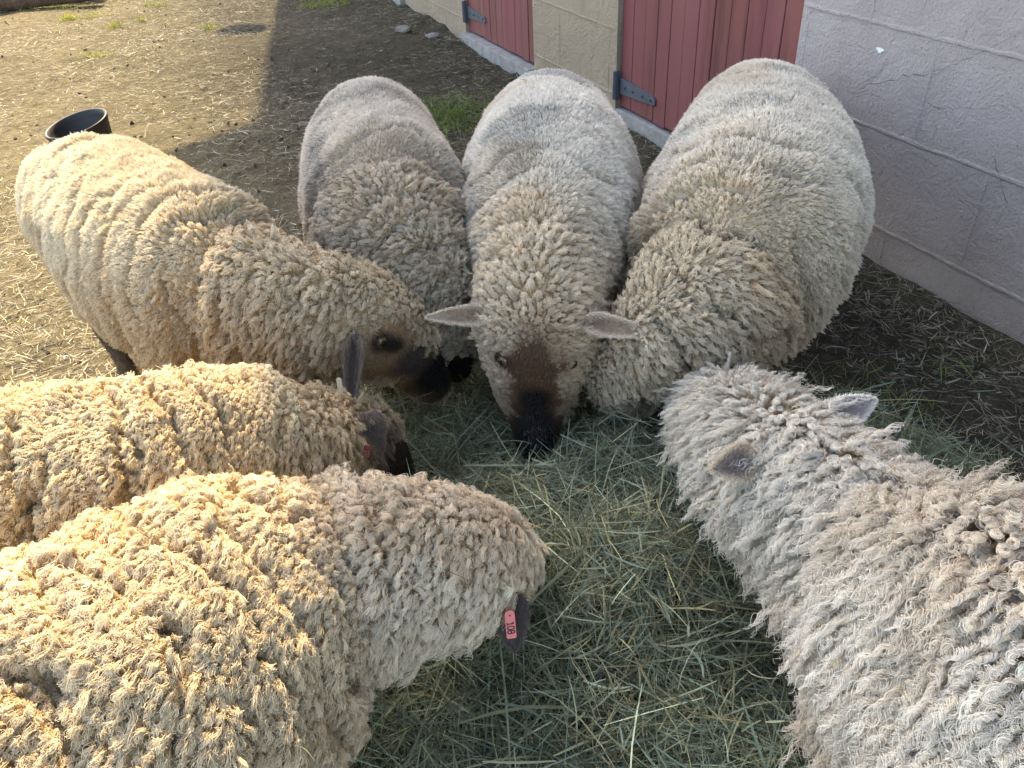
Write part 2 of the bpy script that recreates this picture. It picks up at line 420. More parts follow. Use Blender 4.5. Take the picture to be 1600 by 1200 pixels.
c = np.array([[.60, .52, .33], [.45, .385, .25], [.72, .64, .46], [.28, .235, .15], [.34, .285, .19]])[rng.choice(5, n)] * rng.uniform(.6, 1.2, (n, 1))
dark = np.exp(-np.clip(d - .9, 0, None) / .7)[:, None]  # straw colour also carries the barn's shade, fading away from the wall
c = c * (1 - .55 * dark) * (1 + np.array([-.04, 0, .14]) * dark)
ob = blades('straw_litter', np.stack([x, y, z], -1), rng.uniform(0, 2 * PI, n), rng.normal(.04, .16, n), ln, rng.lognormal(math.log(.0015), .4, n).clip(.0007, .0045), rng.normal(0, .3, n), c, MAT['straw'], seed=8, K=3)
tag(ob, 'pale trampled straw strewn over the bare earth of the yard', 'straw', kind='stuff')

# grass patches
rng = np.random.default_rng(9)
R = []; G = []
for (px, py, rx, ry, cnt, dry) in ((-.20, 3.26, .18, .24, 1500, 0.12), (-.30, 3.0, .14, .17, 450, .2), (-1.07, 5.6, .16, .10, 260, .4), (-.95, 5.75, .2, .1, 160, .4), (-2.1, 4.56, .10, .06, 90, .9),
                               (-2.25, 5.23, .06, .05, 90, .8), (-2.15, 5.4, .06, .05, 60, .8), (-2.68, 5.6, .06, .05, 150, 1.0), (-2.5, 5.6, .15, .05, 70, .9), (-2.24, 5.92, .10, .06, 110, .6), (-1.66, 5.12, .05, .04, 90, .7),
                               (.79, 1.236, .06, .05, 30, .2), (.9, 1.36, .08, .06, 25, .2), (.70, 1.33, .1, .08, 20, .2), (-2.9, 6.0, .3, .1, 120, .8)):
    g = rng.normal(0, .5, (cnt, 2)); R.append(np.stack([px + g[:, 0] * rx, py + g[:, 1] * ry], -1)); G.append(np.full(cnt, dry))
R = np.concatenate(R); G = np.concatenate(G)[:, None]; n = len(R)
k = WD - R @ WN > .02; R, G = R[k], G[k]; n = len(R)
gcol = (np.array([.075, .125, .03]) * (1 - G) + np.array([.33, .34, .05]) * G) * rng.uniform(.6, 1.4, (n, 1))
z = ground_h(R[:, 0], R[:, 1])
ln = rng.uniform(.015, .05, n)
ob = blades('grass', np.stack([R[:, 0], R[:, 1], z + ln * .3], -1), rng.uniform(0, 2 * PI, n), rng.uniform(.25, 1.3, n), ln, rng.uniform(.0014, .0032, n), rng.normal(0, .35, n), gcol, MAT['straw'], seed=21, K=3)
tag(ob, 'small tufts of short green and yellowing grass in the yard', 'grass', kind='stuff')

# crumbs of earth and droppings: nobody could count them
rng = np.random.default_rng(19)
def rubble(name, n, areas, smin, smax, cols, mat):
    ico = bmesh.new(); bmesh.ops.create_icosphere(ico, subdivisions=1, radius=1.0)
    bv = np.array([v.co[:] for v in ico.verts]); bf = np.array([[v.index for v in f.verts] for f in ico.faces]); ico.free()
    x = []; y = []
    for (w, x0, x1, y0, y1) in areas:
        q = int(n * w); a = rng.uniform(x0, x1, q); b = rng.uniform(y0, y1, q); k = WD - (a * WN[0] + b * WN[1]) > .02
        x.append(a[k]); y.append(b[k])
    x = np.concatenate(x); y = np.concatenate(y); m = len(x)
    s = smin * (smax / smin) ** (rng.uniform(0, 1, m) ** 2)
    z = ground_h(x, y)
    V = bv[None] * (1 + rng.normal(0, .16, (m, len(bv), 1))) * s[:, None, None] * rng.uniform(.6, 1.25, (m, 1, 3))
    V = V + np.stack([x, y, z + s * .25], -1)[:, None]
    F = bf[None] + (np.arange(m) * len(bv))[:, None, None]
    C = cols[rng.choice(len(cols), m)] * rng.uniform(.6, 1.3, (m, 1))
    me = npmesh(name, V.reshape(-1, 3), F.reshape(-1, 3), np.repeat(C, len(bv), 0), False)
    return link(name, me, None, [mat])
ob = rubble('earth_crumbs', 3600, ((.35, -3.4, .4, 1.6, 6.8), (.35, -1.2, .6, 1.5, 4.5), (.3, .4, 1.4, .7, 2.1)), .0018, .009,
            np.array([[.075, .06, .045], [.05, .042, .034], [.11, .092, .07], [.085, .07, .055]]), MAT['skin'])
tag(ob, 'dark crumbs of earth and droppings scattered on the yard', 'earth crumbs', kind='stuff')

# ------------------------------------------------------------------ barn
barn = bpy.data.objects.new('barn', None); COL.objects.link(barn)
barn.matrix_world = Matrix.Translation((WN[0] * WD, WN[1] * WD, 0)) @ Matrix(((-WT[0], WN[0], 0, 0), (-WT[1], WN[1], 0, 0), (0, 0, 1, 0), (0, 0, 0, 1)))
tag(barn, 'block walled barn with red plank doors and a wide eave', 'barn')
# local: x = -u (u runs away from the camera), y = into the building, z up
WALL_H = 5.59; U_END = 8.91; U_BEG = -3.0; TH = .2
doors = [(1.737, 2.66, .06), (3.372, 4.20, .045), (5.25, 6.15, .045)]
DOOR_TOP = 2.05
mb = MB()
segs = []; u = U_BEG
for (a, b, s) in doors:
    segs.append((u, a)); u = b
segs.append((u, U_END))
for (a, b) in segs: mb.box((-(a + b) / 2, TH / 2, (WALL_H - .3) / 2), (b - a, TH, WALL_H + .3))
for (a, b, s) in doors: mb.box((-(a + b) / 2, TH / 2 + .001, (DOOR_TOP + WALL_H) / 2), (b - a, TH, WALL_H - DOOR_TOP))
# end wall and back wall
mb.box((-U_END + TH / 2, TH + 2.5, WALL_H / 2), (TH, 5.0, WALL_H)); mb.box((-U_BEG - TH / 2, TH + 2.5, WALL_H / 2), (TH, 5.0, WALL_H))
mb.box((-(U_BEG + U_END) / 2, 5.3, WALL_H / 2), (U_END - U_BEG, TH, WALL_H))
# tooled mortar beads
rng = np.random.default_rng(2)
def inside(u0, u1, z):
    """pieces of the bead from u0 to u1 at height z that are on wall, not on a door"""
    out = [(u0, u1)]
    if z < DOOR_TOP:
        for (a, b, s) in doors:
            nxt = []
            for (p, q) in out:
                if q <= a or p >= b: nxt.append((p, q)); continue
                if p < a: nxt.append((p, a))
                if q > b: nxt.append((b, q))
            out = nxt
    return out
BW, BH = .403, .2276
def bead(p, q, w=.0062, t=.0022):
    """p,q = (u,z); a soft triangular ridge in small wavering steps"""
    L = math.hypot(q[0] - p[0], q[1] - p[1]); m = max(2, int(L / .03)); hor = abs(q[0] - p[0]) > abs(q[1] - p[1])
    rows = []
    for i in range(m + 1):
        f = i / m; uu = p[0] + (q[0] - p[0]) * f; zz = p[1] + (q[1] - p[1]) * f
        j = rng.normal(0, .0009); ww = w * rng.uniform(.75, 1.2); tt = t * rng.uniform(.55, 1.2)
        if i in (0, m): tt *= .3
        o = [(-ww, .0006), (-ww * .45, -tt), (ww * .35, -tt), (ww, .0006)]
        rows.append([mb.bm.verts.new((-(uu + (0 if hor else s_ + j)), d_, zz + ((s_ + j) if hor else 0))) for s_, d_ in o])
    for r0, r1 in zip(rows, rows[1:]):
        for c in range(3): mb.bm.faces.new((r0[c], r0[c + 1], r1[c + 1], r1[c]))
row = 0; zc = .10
while zc < WALL_H:
    for (p, q) in inside(U_BEG, U_END, zc):
        if q - p > .05: bead((p, zc), (q, zc))
    ph = 1.31 if row % 2 == 1 else 1.105
    k0 = math.ceil((U_BEG - ph) / BW)
    u = ph + k0 * BW
    while u < U_END:
        ztop = min(zc + BH, WALL_H)
        ok = all(not (a - .01 < u < b + .01) for (a, b, s) in doors) or zc > DOOR_TOP
        if ok: bead((u, zc + .006), (u, ztop - .006), .0050, .0016)
        u += BW
    zc += BH; row += 1
for u in (1.324, .92, 4.5, 4.9):
    bead((u, .0), (u, .096), .0052, .0015)
wall = mb.build('wall', [MAT['wall'], MAT['crack'], MAT['fleck']], barn)
# a crack and a fleck of white paint belong to the wall surface
bmw = bmesh.new(); bmw.from_mesh(wall.data)
def crack(pts, w=.0016):
    pp = []
    for (p, q) in zip(pts, pts[1:]):
        m = max(2, int(math.hypot(q[0] - p[0], q[1] - p[1]) / .012))
        for i in range(m): pp.append((p[0] + (q[0] - p[0]) * i / m + rng.normal(0, .0018), p[1] + (q[1] - p[1]) * i / m + rng.normal(0, .0018)))
    rows = []
    for i, (u, z) in enumerate(pp):
        ww = w * rng.uniform(.3, 1.0); rows.append((bmw.verts.new((-u + ww * .5, -.0016, z + ww * .6)), bmw.verts.new((-u - ww * .5, -.0016, z - ww * .6))))
    for a, b in zip(rows, rows[1:]):
        f = bmw.faces.new((a[0], a[1], b[1], b[0])); f.material_index = 1
CR = [(1.47, .42), (1.38, .46), (1.33, .475), (1.25, .515), (1.19, .555), (1.13, .60), (1.05, .66), (.95, .74)]
crack(CR); crack([(1.30, .42), (1.24, .425), (1.17, .445)], .001); crack([(1.1, .36), (1.06, .30), (1.03, .27)], .001)
fv = [bmw.verts.new((-1.462 + .006 * math.cos(a) * (1 + .5 * math.sin(3 * a)) * 1.7, -.0022, .5 + .006 * math.sin(a))) for a in np.linspace(0, 2 * PI, 14, endpoint=False)]
f = bmw.faces.new(fv); f.material_index = 2
bmw.to_mesh(wall.data); bmw.free()

for di, (a, b, zb) in enumerate(doors):
    mb = MB(); nb = max(8, int(round((b - a) / .078))); w = (b - a - .016) / nb; cols = []
    R = []
    for i in range(nb):
        uu = a + .008 + w * (i + .5); z0 = zb + rng.uniform(0, .006)
        nv0 = len(mb.bm.verts)
        mb.box((-uu, .03 + rng.normal(0, .0008), (z0 + DOOR_TOP - .006) / 2), (w - .0028, .03, DOOR_TOP - .006 - z0), None, .0022)
        mb.bm.verts.index_update()
        R.append((nv0, len(mb.bm.verts), np.array([.165, .052, .051]) * rng.uniform(.86, 1.14) * np.array([1, rng.uniform(.92, 1.08), rng.uniform(.92, 1.1)])))
    # backing and jamb trim
    mb.box((-(a + b) / 2, .062, (zb + DOOR_TOP) / 2), (b - a - .002, .03, DOOR_TOP - zb - .004))
    nv0 = len(mb.bm.verts)
    col = np.tile(np.array([.13, .035, .035]), (nv0, 1))
    for (p, q, c) in R: col[p:q] = c
    door = mb.build('door', MAT['boards'], barn); set_col(door.data, col[:len(door.data.vertices)])
    # hinges near the far edge of each door
    for hz in (.137, 1.55):
        mh = MB()
        mh.box((-(b - .006), -.0015, hz), (.016, .014, .104), None, .002)
        mh.cyl((-(b - .004), -.008, hz - .05), (-(b - .004), -.008, hz + .05), .0065)
        L = .245
        pts = [(-(b - .016), hz - .030), (-(b - .016), hz + .030), (-(b - L), hz + .014), (-(b - L - .008), hz + .006), (-(b - L - .008), hz - .008), (-(b - L), hz - .015)]
        mh.prism(pts[::-1], .0085, .0145)
        for f_ in (.14, .38, .66, .9):
            mh.cyl((-(b - .02 - f_ * (L - .02)), .0095, hz), (-(b - .02 - f_ * (L - .02)), .0035, hz), .0058, .004, 8)
        mh.build('hinge', MAT['iron'], door)
    ms = MB(); ms.box((-(a + b) / 2, .018 if di else .03, (zb - .008 - .12) / 2), (b - a + (.01 if di else -.004), .10 if di else .06, zb - .008 + .12), None, .004)
    ms.build('door_sill', MAT['sill'], barn)
# roof: wide eave whose end is cut back at an angle
EZ = 5.67
mb = MB(); bmv = mb.bm
o = .376
top = [(-U_END - .0, 0.0), (-(U_END - .197), -o), (-U_BEG + .3, -o), (-U_BEG + .3, 2.7), (-U_END, 2.7)]
def rz(y): return EZ + max(0, y) * .38
lo = [bmv.verts.new((p[0], p[1], rz(p[1]))) for p in top]; hi = [bmv.verts.new((p[0], p[1], rz(p[1]) + .14)) for p in top]
def quad(*v): bmv.faces.new(v)
ia, ib, ic, id_, ie = range(5)
mid_lo = bmv.verts.new((-U_BEG + .3, 0.0, EZ)); mid_hi = bmv.verts.new((-U_BEG + .3, 0.0, EZ + .14))
quad(lo[0], lo[1], lo[2], mid_lo); quad(lo[0], mid_lo, lo[3], lo[4]); quad(hi[0], mid_hi, hi[2], hi[1]); quad(hi[0], hi[4], hi[3], mid_hi)
for p, q in ((0, 1), (1, 2), (3, 4), (4, 0)): quad(lo[p], hi[p], hi[q], lo[q])
quad(lo[2], hi[2], mid_hi, mid_lo); quad(mid_lo, mid_hi, hi[3], lo[3])
far = [bmv.verts.new((-U_END, 5.6, EZ)), bmv.verts.new((-U_BEG + .3, 5.6, EZ)), bmv.verts.new((-U_BEG + .3, 5.6, EZ + .14)), bmv.verts.new((-U_END, 5.6, EZ + .14))]
quad(lo[4], lo[3], far[1], far[0]); quad(hi[4], far[3], far[2], hi[3]); quad(*far); quad(lo[4], far[0], far[3], hi[4]); quad(lo[3], hi[3], far[2], far[1])
mb.build('roof', MAT['roof'], barn)
# barn lamp at the far corner (its round shade throws the small oval shadow in the yard)
mb = MB(); ux = 8.74; yz = -.215; lz = 3.58
mb.cyl((-ux, -.002, lz + .12), (-ux, -.03, lz + .12), .05); mb.cyl((-ux, -.03, lz + .12), (-ux, yz, lz + .12), .011); mb.cyl((-ux, yz, lz + .14), (-ux, yz, lz + .05), .022)
mb.cyl((-ux, yz, lz + .06), (-ux, yz, lz), .05, .145, 24); mb.cyl((-ux, yz, lz), (-ux, yz, lz - .04), .035, .03, 12)
mb.build('wall_lamp', MAT['iron'], barn)

# ------------------------------------------------------------------ small things in the yard
def lathe(name, prof, mat, seg=48, parent=None):
    prof = np.array(prof); a = np.linspace(0, 2 * PI, seg, endpoint=False)
    V = np.stack([np.outer(prof[:, 0], np.cos(a)), np.outer(prof[:, 0], np.sin(a)), np.repeat(prof[:, 1:2], seg, 1)], -1).reshape(-1, 3)
    F = []
    for i in range(len(prof) - 1):
        b = i * seg + np.arange(seg); c = i * seg + (np.arange(seg) + 1) % seg
        F.append(np.stack([b, c, c + seg, b + seg], -1))
    return link(name, npmesh(name, V, np.concatenate(F)), parent, [mat])
tub = lathe('feed_tub', [(.001, .0), (.088, 0), (.096, .004), (.112, .066), (.118, .080), (.1195, .087), (.116, .091), (.109, .088), (.104, .07), (.09, .014), (.001, .012)], MAT['rubber'])
tub.location = (-1.562, 3.085, .012); tub.rotation_euler = (math.radians(7), math.radians(-9), 0)
tag(tub, 'round black rubber feed tub tilted on the sunlit straw', 'feed tub')

def stone(loc, s, seed, label):
    bm = bmesh.new(); bmesh.ops.create_icosphere(bm, subdivisions=3, radius=1.0)
    P = np.array([v.co[:] for v in bm.verts]); k = 1 + (fbm(P + seed * 7, 1.4, seed, 3) - .5) * .7
    for v, q in zip(bm.verts, k): v.co = Vector((v.co.x * s[0], v.co.y * s[1], v.co.z * s[2])) * q
    me = bpy.data.meshes.new('stone'); bm.to_mesh(me); bm.free()
    for p in me.polygons: p.use_smooth = True
    ob = link('stone', me, None, [MAT['stone']]); ob.location = loc
    tag(ob, label, 'stone', 'stones lying near the barn doors'); return ob
stone((-.488, 4.734, .012), (.046, .033, .021), 1, 'larger grey stone on the bare earth farther from the barn wall')
stone((-.318, 4.56, .010), (.034, .026, .016), 2, 'smaller grey stone between the larger stone and the barn door')

# weathered log lying at the edge of the yard
def tube(name, pts, rad, mat, seg=14, noise=.0, seed=0, parent=None):
    P = np.array(pts, float); T = norm(np.gradient(P, axis=0)); up = np.array([0, 0, 1.0]); V = []
    a = np.linspace(0, 2 * PI, seg, endpoint=False)
    for p, t, r_ in zip(P, T, rad):
        s = norm(np.cross(t, up)); u_ = np.cross(s, t)
        V.append(p + np.outer(np.cos(a) * r_, s) + np.outer(np.sin(a) * r_, u_))
    V = np.array(V).reshape(-1, 3)
    if noise: V = V + (fbm(V, 9, seed, 3) - .5)[:, None] * noise
    F = []
    for i in range(len(P) - 1):
        b = i * seg + np.arange(seg); c = i * seg + (np.arange(seg) + 1) % seg; F.append(np.stack([b, c, c + seg, b + seg], -1))
    me = npmesh(name, V, np.concatenate(F))
    bm = bmesh.new(); bm.from_mesh(me); bm.verts.ensure_lookup_table()
    bm.faces.new([bm.verts[i] for i in range(seg)][::-1]); bm.faces.new([bm.verts[(len(P) - 1) * seg + i] for i in range(seg)]); bm.to_mesh(me); bm.free()
    return link(name, me, parent, [mat])
tt = np.linspace(0, 1, 16)
lg = tube('fallen_log', np.stack([-4.6 + 1.95 * tt, 5.80 + .28 * tt + .03 * np.sin(tt * 9), .06 + .01 * np.sin(tt * 7)], -1), .062 - .02 * tt, MAT['log'], noise=.03, seed=4)
tag(lg, 'weathered grey brown log lying at the far edge of the yard', 'log')
lg = tube('fallen_log', np.stack([-4.9 + 2.2 * tt, 6.12 + .22 * tt, .09 + .005 * np.sin(tt * 5)], -1), .09 - .02 * tt, MAT['log'], noise=.03, seed=14)
tag(lg, 'thick reddish brown log behind the thinner log at the yard edge', 'log')

# ------------------------------------------------------------------ sheep
def catmull(P, n=16):
    P = np.array(P, float); P = np.vstack([2 * P[0] - P[1], P, 2 * P[-1] - P[-2]]); o = []
    for i in range(1, len(P) - 2):
        for t in np.linspace(0, 1, n, endpoint=False):
            a, b, c, d = P[i - 1:i + 3]
            o.append(.5 * ((2 * b) + (-a + c) * t + (2 * a - 5 * b + 4 * c - d) * t * t + (-a + 3 * b - 3 * c + d) * t ** 3))
    o.append(P[-2]); return np.array(o)

def loft_frames(st):
    Q = catmull(st); c = Q[:, :3]; T = norm(np.gradient(c, axis=0))
    U = np.zeros_like(T); u = np.array([0, 0, 1.0]); u = u - (u @ T[0]) * T[0]; u /= np.linalg.norm(u); U[0] = u
    for i in range(1, len(T)):
        u = U[i - 1] - (U[i - 1] @ T[i]) * T[i]; U[i] = u / np.linalg.norm(u)
    return Q, T, U, np.cross(T, U)

def loft_surface(st, m=64):
    Q, T, U, Sd = loft_frames(st)
    th = np.linspace(0, 2 * PI, m, endpoint=False)
    R = Q[:, None, :3] + np.cos(th)[None, :, None] * (U * Q[:, 4:5])[:, None] + np.sin(th)[None, :, None] * (Sd * Q[:, 3:4])[:, None]
    return R, Q, T, U, Sd, th

def closed_tube(R):
    n, m = R.shape[:2]; V = R.reshape(-1, 3); F = []
    for i in range(n - 1):
        b = i * m + np.arange(m); c = i * m + (np.arange(m) + 1) % m; F += np.stack([b, c, c + m, b + m], -1).tolist()
    return V, F, list(range(m))[::-1], list(range((n - 1) * m, n * m))

def leg_rings(pts, m=14):
    Q = catmull(pts, 6); T = norm(np.gradient(Q[:, :3], axis=0)); R = []
    a = np.linspace(0, 2 * PI, m, endpoint=False); ref = np.array([1.0, 0, 0])
    for q, t in zip(Q, T):
        s = norm(np.cross(t, ref)); u = np.cross(s, t); R.append(q[:3] + np.outer(np.cos(a) * q[3], s) + np.outer(np.sin(a) * q[3], u))
    return np.array(R)

EAR_GREY = (.16, .13, .125)

def make_ear(parent, base, tip, face, w, cup, cols, name='ear'):
    """leaf shaped ear: base and tip in world space, face = direction its open side looks"""
    base = np.array(base); tip = np.array(tip); ax = tip - base; L = np.linalg.norm(ax); ax = ax / L
    f = np.array(face, float); f = f - (f @ ax) * ax; f = f / np.linalg.norm(f); sd = np.cross(ax, f)
    nu, nv = 15, 11; V = []; C = []
    cin, cout, rim = [np.array(c) for c in cols]
    for layer in (0, 1):
        for i in range(nu):
            t = i / (nu - 1); wid = w * (math.sin(PI * (.12 + .88 * t ** .8)) ** .75 * (1 - .25 * t) + .0) * (1 if t < 1 else 0) + .0015
            for j in range(nv):
                v = -1 + 2 * j / (nv - 1)
                dep = cup * w * (v * v - 1) * (1 - .4 * t) - .25 * L * (t - .5) ** 2 * .5
                p = base + ax * L * t + sd * v * wid * .5 + f * dep
                p = p - f * (.0035 * (1 - .6 * abs(v)) if layer else 0)
                V.append(p); q = sstep(.55, 1.0, np.array(max(abs(v), t)))
                C.append((cin if layer == 0 else cout) * (1 - q) + rim * q)
    F = []
    for layer in (0, 1):
        o = layer * nu * nv
        for i in range(nu - 1):
            for j in range(nv - 1):
                a = o + i * nv + j; qd = [a, a + 1, a + nv + 1, a + nv]; F.append(qd if layer == 0 else qd[::-1])
    o = nu * nv
    for i in range(nu - 1):
        for j in (0, nv - 1):
            a = i * nv + j; b = a + nv; F.append([a, b, b + o, a + o])
    for j in range(nv - 1):
        for i in (0, nu - 1):
            a = i * nv + j; b = a + 1; F.append([a, b, b + o, a + o])
    ob = link(name, npmesh(name, np.array(V), F, np.array(C)), None, [MAT['ear']])
    set_parent(ob, parent)
    # soft down on both faces of the ear
    bm = bmesh.new(); bm.from_mesh(ob.data); bmesh.ops.recalc_face_normals(bm, faces=bm.faces); bm.to_mesh(ob.data); bm.free()
    return ob, dict(base=base, ax=ax, f=f, sd=sd, L=L)

def set_parent(ob, parent):
    ob.parent = parent
    ob.matrix_parent_inverse = parent.matrix_basis.inverted() if parent.parent is None else Matrix.Identity(4)

GLY = {'0': [[(0, 0), (0, 1), (.6, 1), (.6, 0), (0, 0)]], '1': [[(.1, .82), (.34, 1), (.34, 0)], [(.08, 0), (.6, 0)]],
       '8': [[(0, 0), (0, .5), (.6, .5), (.6, 0), (0, 0)], [(.04, .5), (.04, 1), (.56, 1), (.56, .5)]]}
def rounded(poly):
    """soften corners of a glyph stroke (chaikin)"""
    closed = poly[0] == poly[-1]; p = [np.array(q, float) for q in poly]
    for _ in range(2):
        o = [] if closed else [p[0]]
        for a, b in zip(p, p[1:]): o += [a * .78 + b * .22, a * .22 + b * .78]
        if closed: o.append(o[0])
        else: o.append(p[-1])
        p = o
    return p

def make_tag(parent, origin, along, across, nrm, L, w, text, mats, size, stud=True):
    """a flat plastic ear tag: rounded at its upper end, digits written along its length"""
    o = np.array(origin); a = norm(np.array(along, float)); n_ = np.array(nrm, float); n_ = norm(n_ - (n_ @ a) * a); c = np.cross(n_, a)
    if c @ np.array(across) < 0: c = -c
    bm = bmesh.new()
    def P(u, v, h): return Vector(o + a * u + c * v + n_ * h)
    out = []
    for th in np.linspace(PI, 0, 10): out.append((w / 2 - math.sin(th) * w / 2, math.cos(th) * w / 2))
    out += [(L - .0015, w / 2), (L, w / 2 - .0015), (L, -w / 2 + .0015), (L - .0015, -w / 2)]
    lo = [bm.verts.new(P(u, v, 0)) for u, v in out]; hi = [bm.verts.new(P(u, v, .0016)) for u, v in out]
    bm.faces.new(lo[::-1]); bm.faces.new(hi)
    for i in range(len(out)):
        j = (i + 1) % len(out); bm.faces.new((lo[i], lo[j], hi[j], hi[i]))
    # stud hole
    if stud:
        q = [bm.verts.new(P(w * .62 + math.cos(t) * w * .10, math.sin(t) * w * .10, .0021)) for t in np.linspace(0, 2 * PI, 10, endpoint=False)]
        f = bm.faces.new(q); f.material_index = 1 if stud == 'hole' else 2
    u0 = L * .40; gh = w * .68; gw = size
    for ch in text:
        for st in GLY[ch]:
            pts = rounded(st) if len(st) > 2 else [np.array(q, float) for q in st]
            # reading direction runs along the tag; glyph top points to -across
            p2 = [(u0 + q[0] * gw / .6, (.5 - q[1]) * -gh) for q in pts]
            hw = gh * .085
            for (x0, y0), (x1, y1) in zip(p2, p2[1:]):
                dl = math.hypot(x1 - x0, y1 - y0)
                if dl < 1e-7: continue
                ex, ey = (x1 - x0) / dl * hw * .6, (y1 - y0) / dl * hw * .6; nx, ny = -(y1 - y0) / dl * hw, (x1 - x0) / dl * hw
                q = [bm.verts.new(P(x0 - ex + nx, y0 - ey + ny, .0020)), bm.verts.new(P(x1 + ex + nx, y1 + ey + ny, .0020)), bm.verts.new(P(x1 + ex - nx, y1 + ey - ny, .0020)), bm.verts.new(P(x0 - ex - nx, y0 - ey - ny, .0020))]
                f = bm.faces.new(q); f.material_index = 1
        u0 += gw * 1.36
    me = bpy.data.meshes.new('ear_tag'); bm.to_mesh(me); bm.free()
    ob = link('ear_tag', me, None, mats); ob.parent = parent
    return ob

def sample_surface(me, nfib, rng, weight_fn):
    nv = len(me.vertices); co = np.empty(nv * 3, np.float32); me.vertices.foreach_get('co', co); co = co.reshape(-1, 3).astype(float)
    me.calc_loop_triangles(); tr = np.empty(len(me.loop_triangles) * 3, np.int32); me.loop_triangles.foreach_get('vertices', tr); tr = tr.reshape(-1, 3)
    A, B, C = co[tr[:, 0]], co[tr[:, 1]], co[tr[:, 2]]
    ar = np.linalg.norm(np.cross(B - A, C - A), axis=1) * .5
    w = ar * weight_fn[tr].mean(1); w = w / w.sum()
    idx = rng.choice(len(tr), nfib, p=w)
    r1 = np.sqrt(rng.uniform(0, 1, nfib)); r2 = rng.uniform(0, 1, nfib)
    b0, b1, b2 = 1 - r1, r1 * (1 - r2), r1 * r2
    return tr[idx], np.stack([b0, b1, b2], -1)

def interp(attr, tri, bar):
    if attr.ndim == 1: return (attr[tri] * bar).sum(1)
    return (attr[tri] * bar[..., None]).sum(1)

def hair_object(name, Pts, rad, colr, mat, parent):
    """Pts (n,K,3) -> one CURVES object"""
    n, K = Pts.shape[:2]
    hcv = bpy.data.hair_curves.new(name); hcv.add_curves([K] * n)
    hcv.attributes['position'].data.foreach_set('vector', np.ascontiguousarray(Pts, np.float32).ravel())
    at = hcv.attributes.get('radius') or hcv.attributes.new('radius', 'FLOAT', 'POINT')
    at.data.foreach_set('value', np.ascontiguousarray(np.broadcast_to(rad, (n, K)), np.float32).ravel())
    ca = hcv.attributes.new('col', 'FLOAT_COLOR', 'CURVE'); c4 = np.ones((n, 4), np.float32); c4[:, :3] = colr
    ca.data.foreach_set('color', c4.ravel())
    hcv.materials.append(mat)
    ob = bpy.data.objects.new(name, hcv); COL.objects.link(ob); ob.parent = parent
    return ob

def kd_of(P):
    kd = KDTree(len(P))
    for i, p in enumerate(P): kd.insert(p, i)
    kd.balance(); return kd

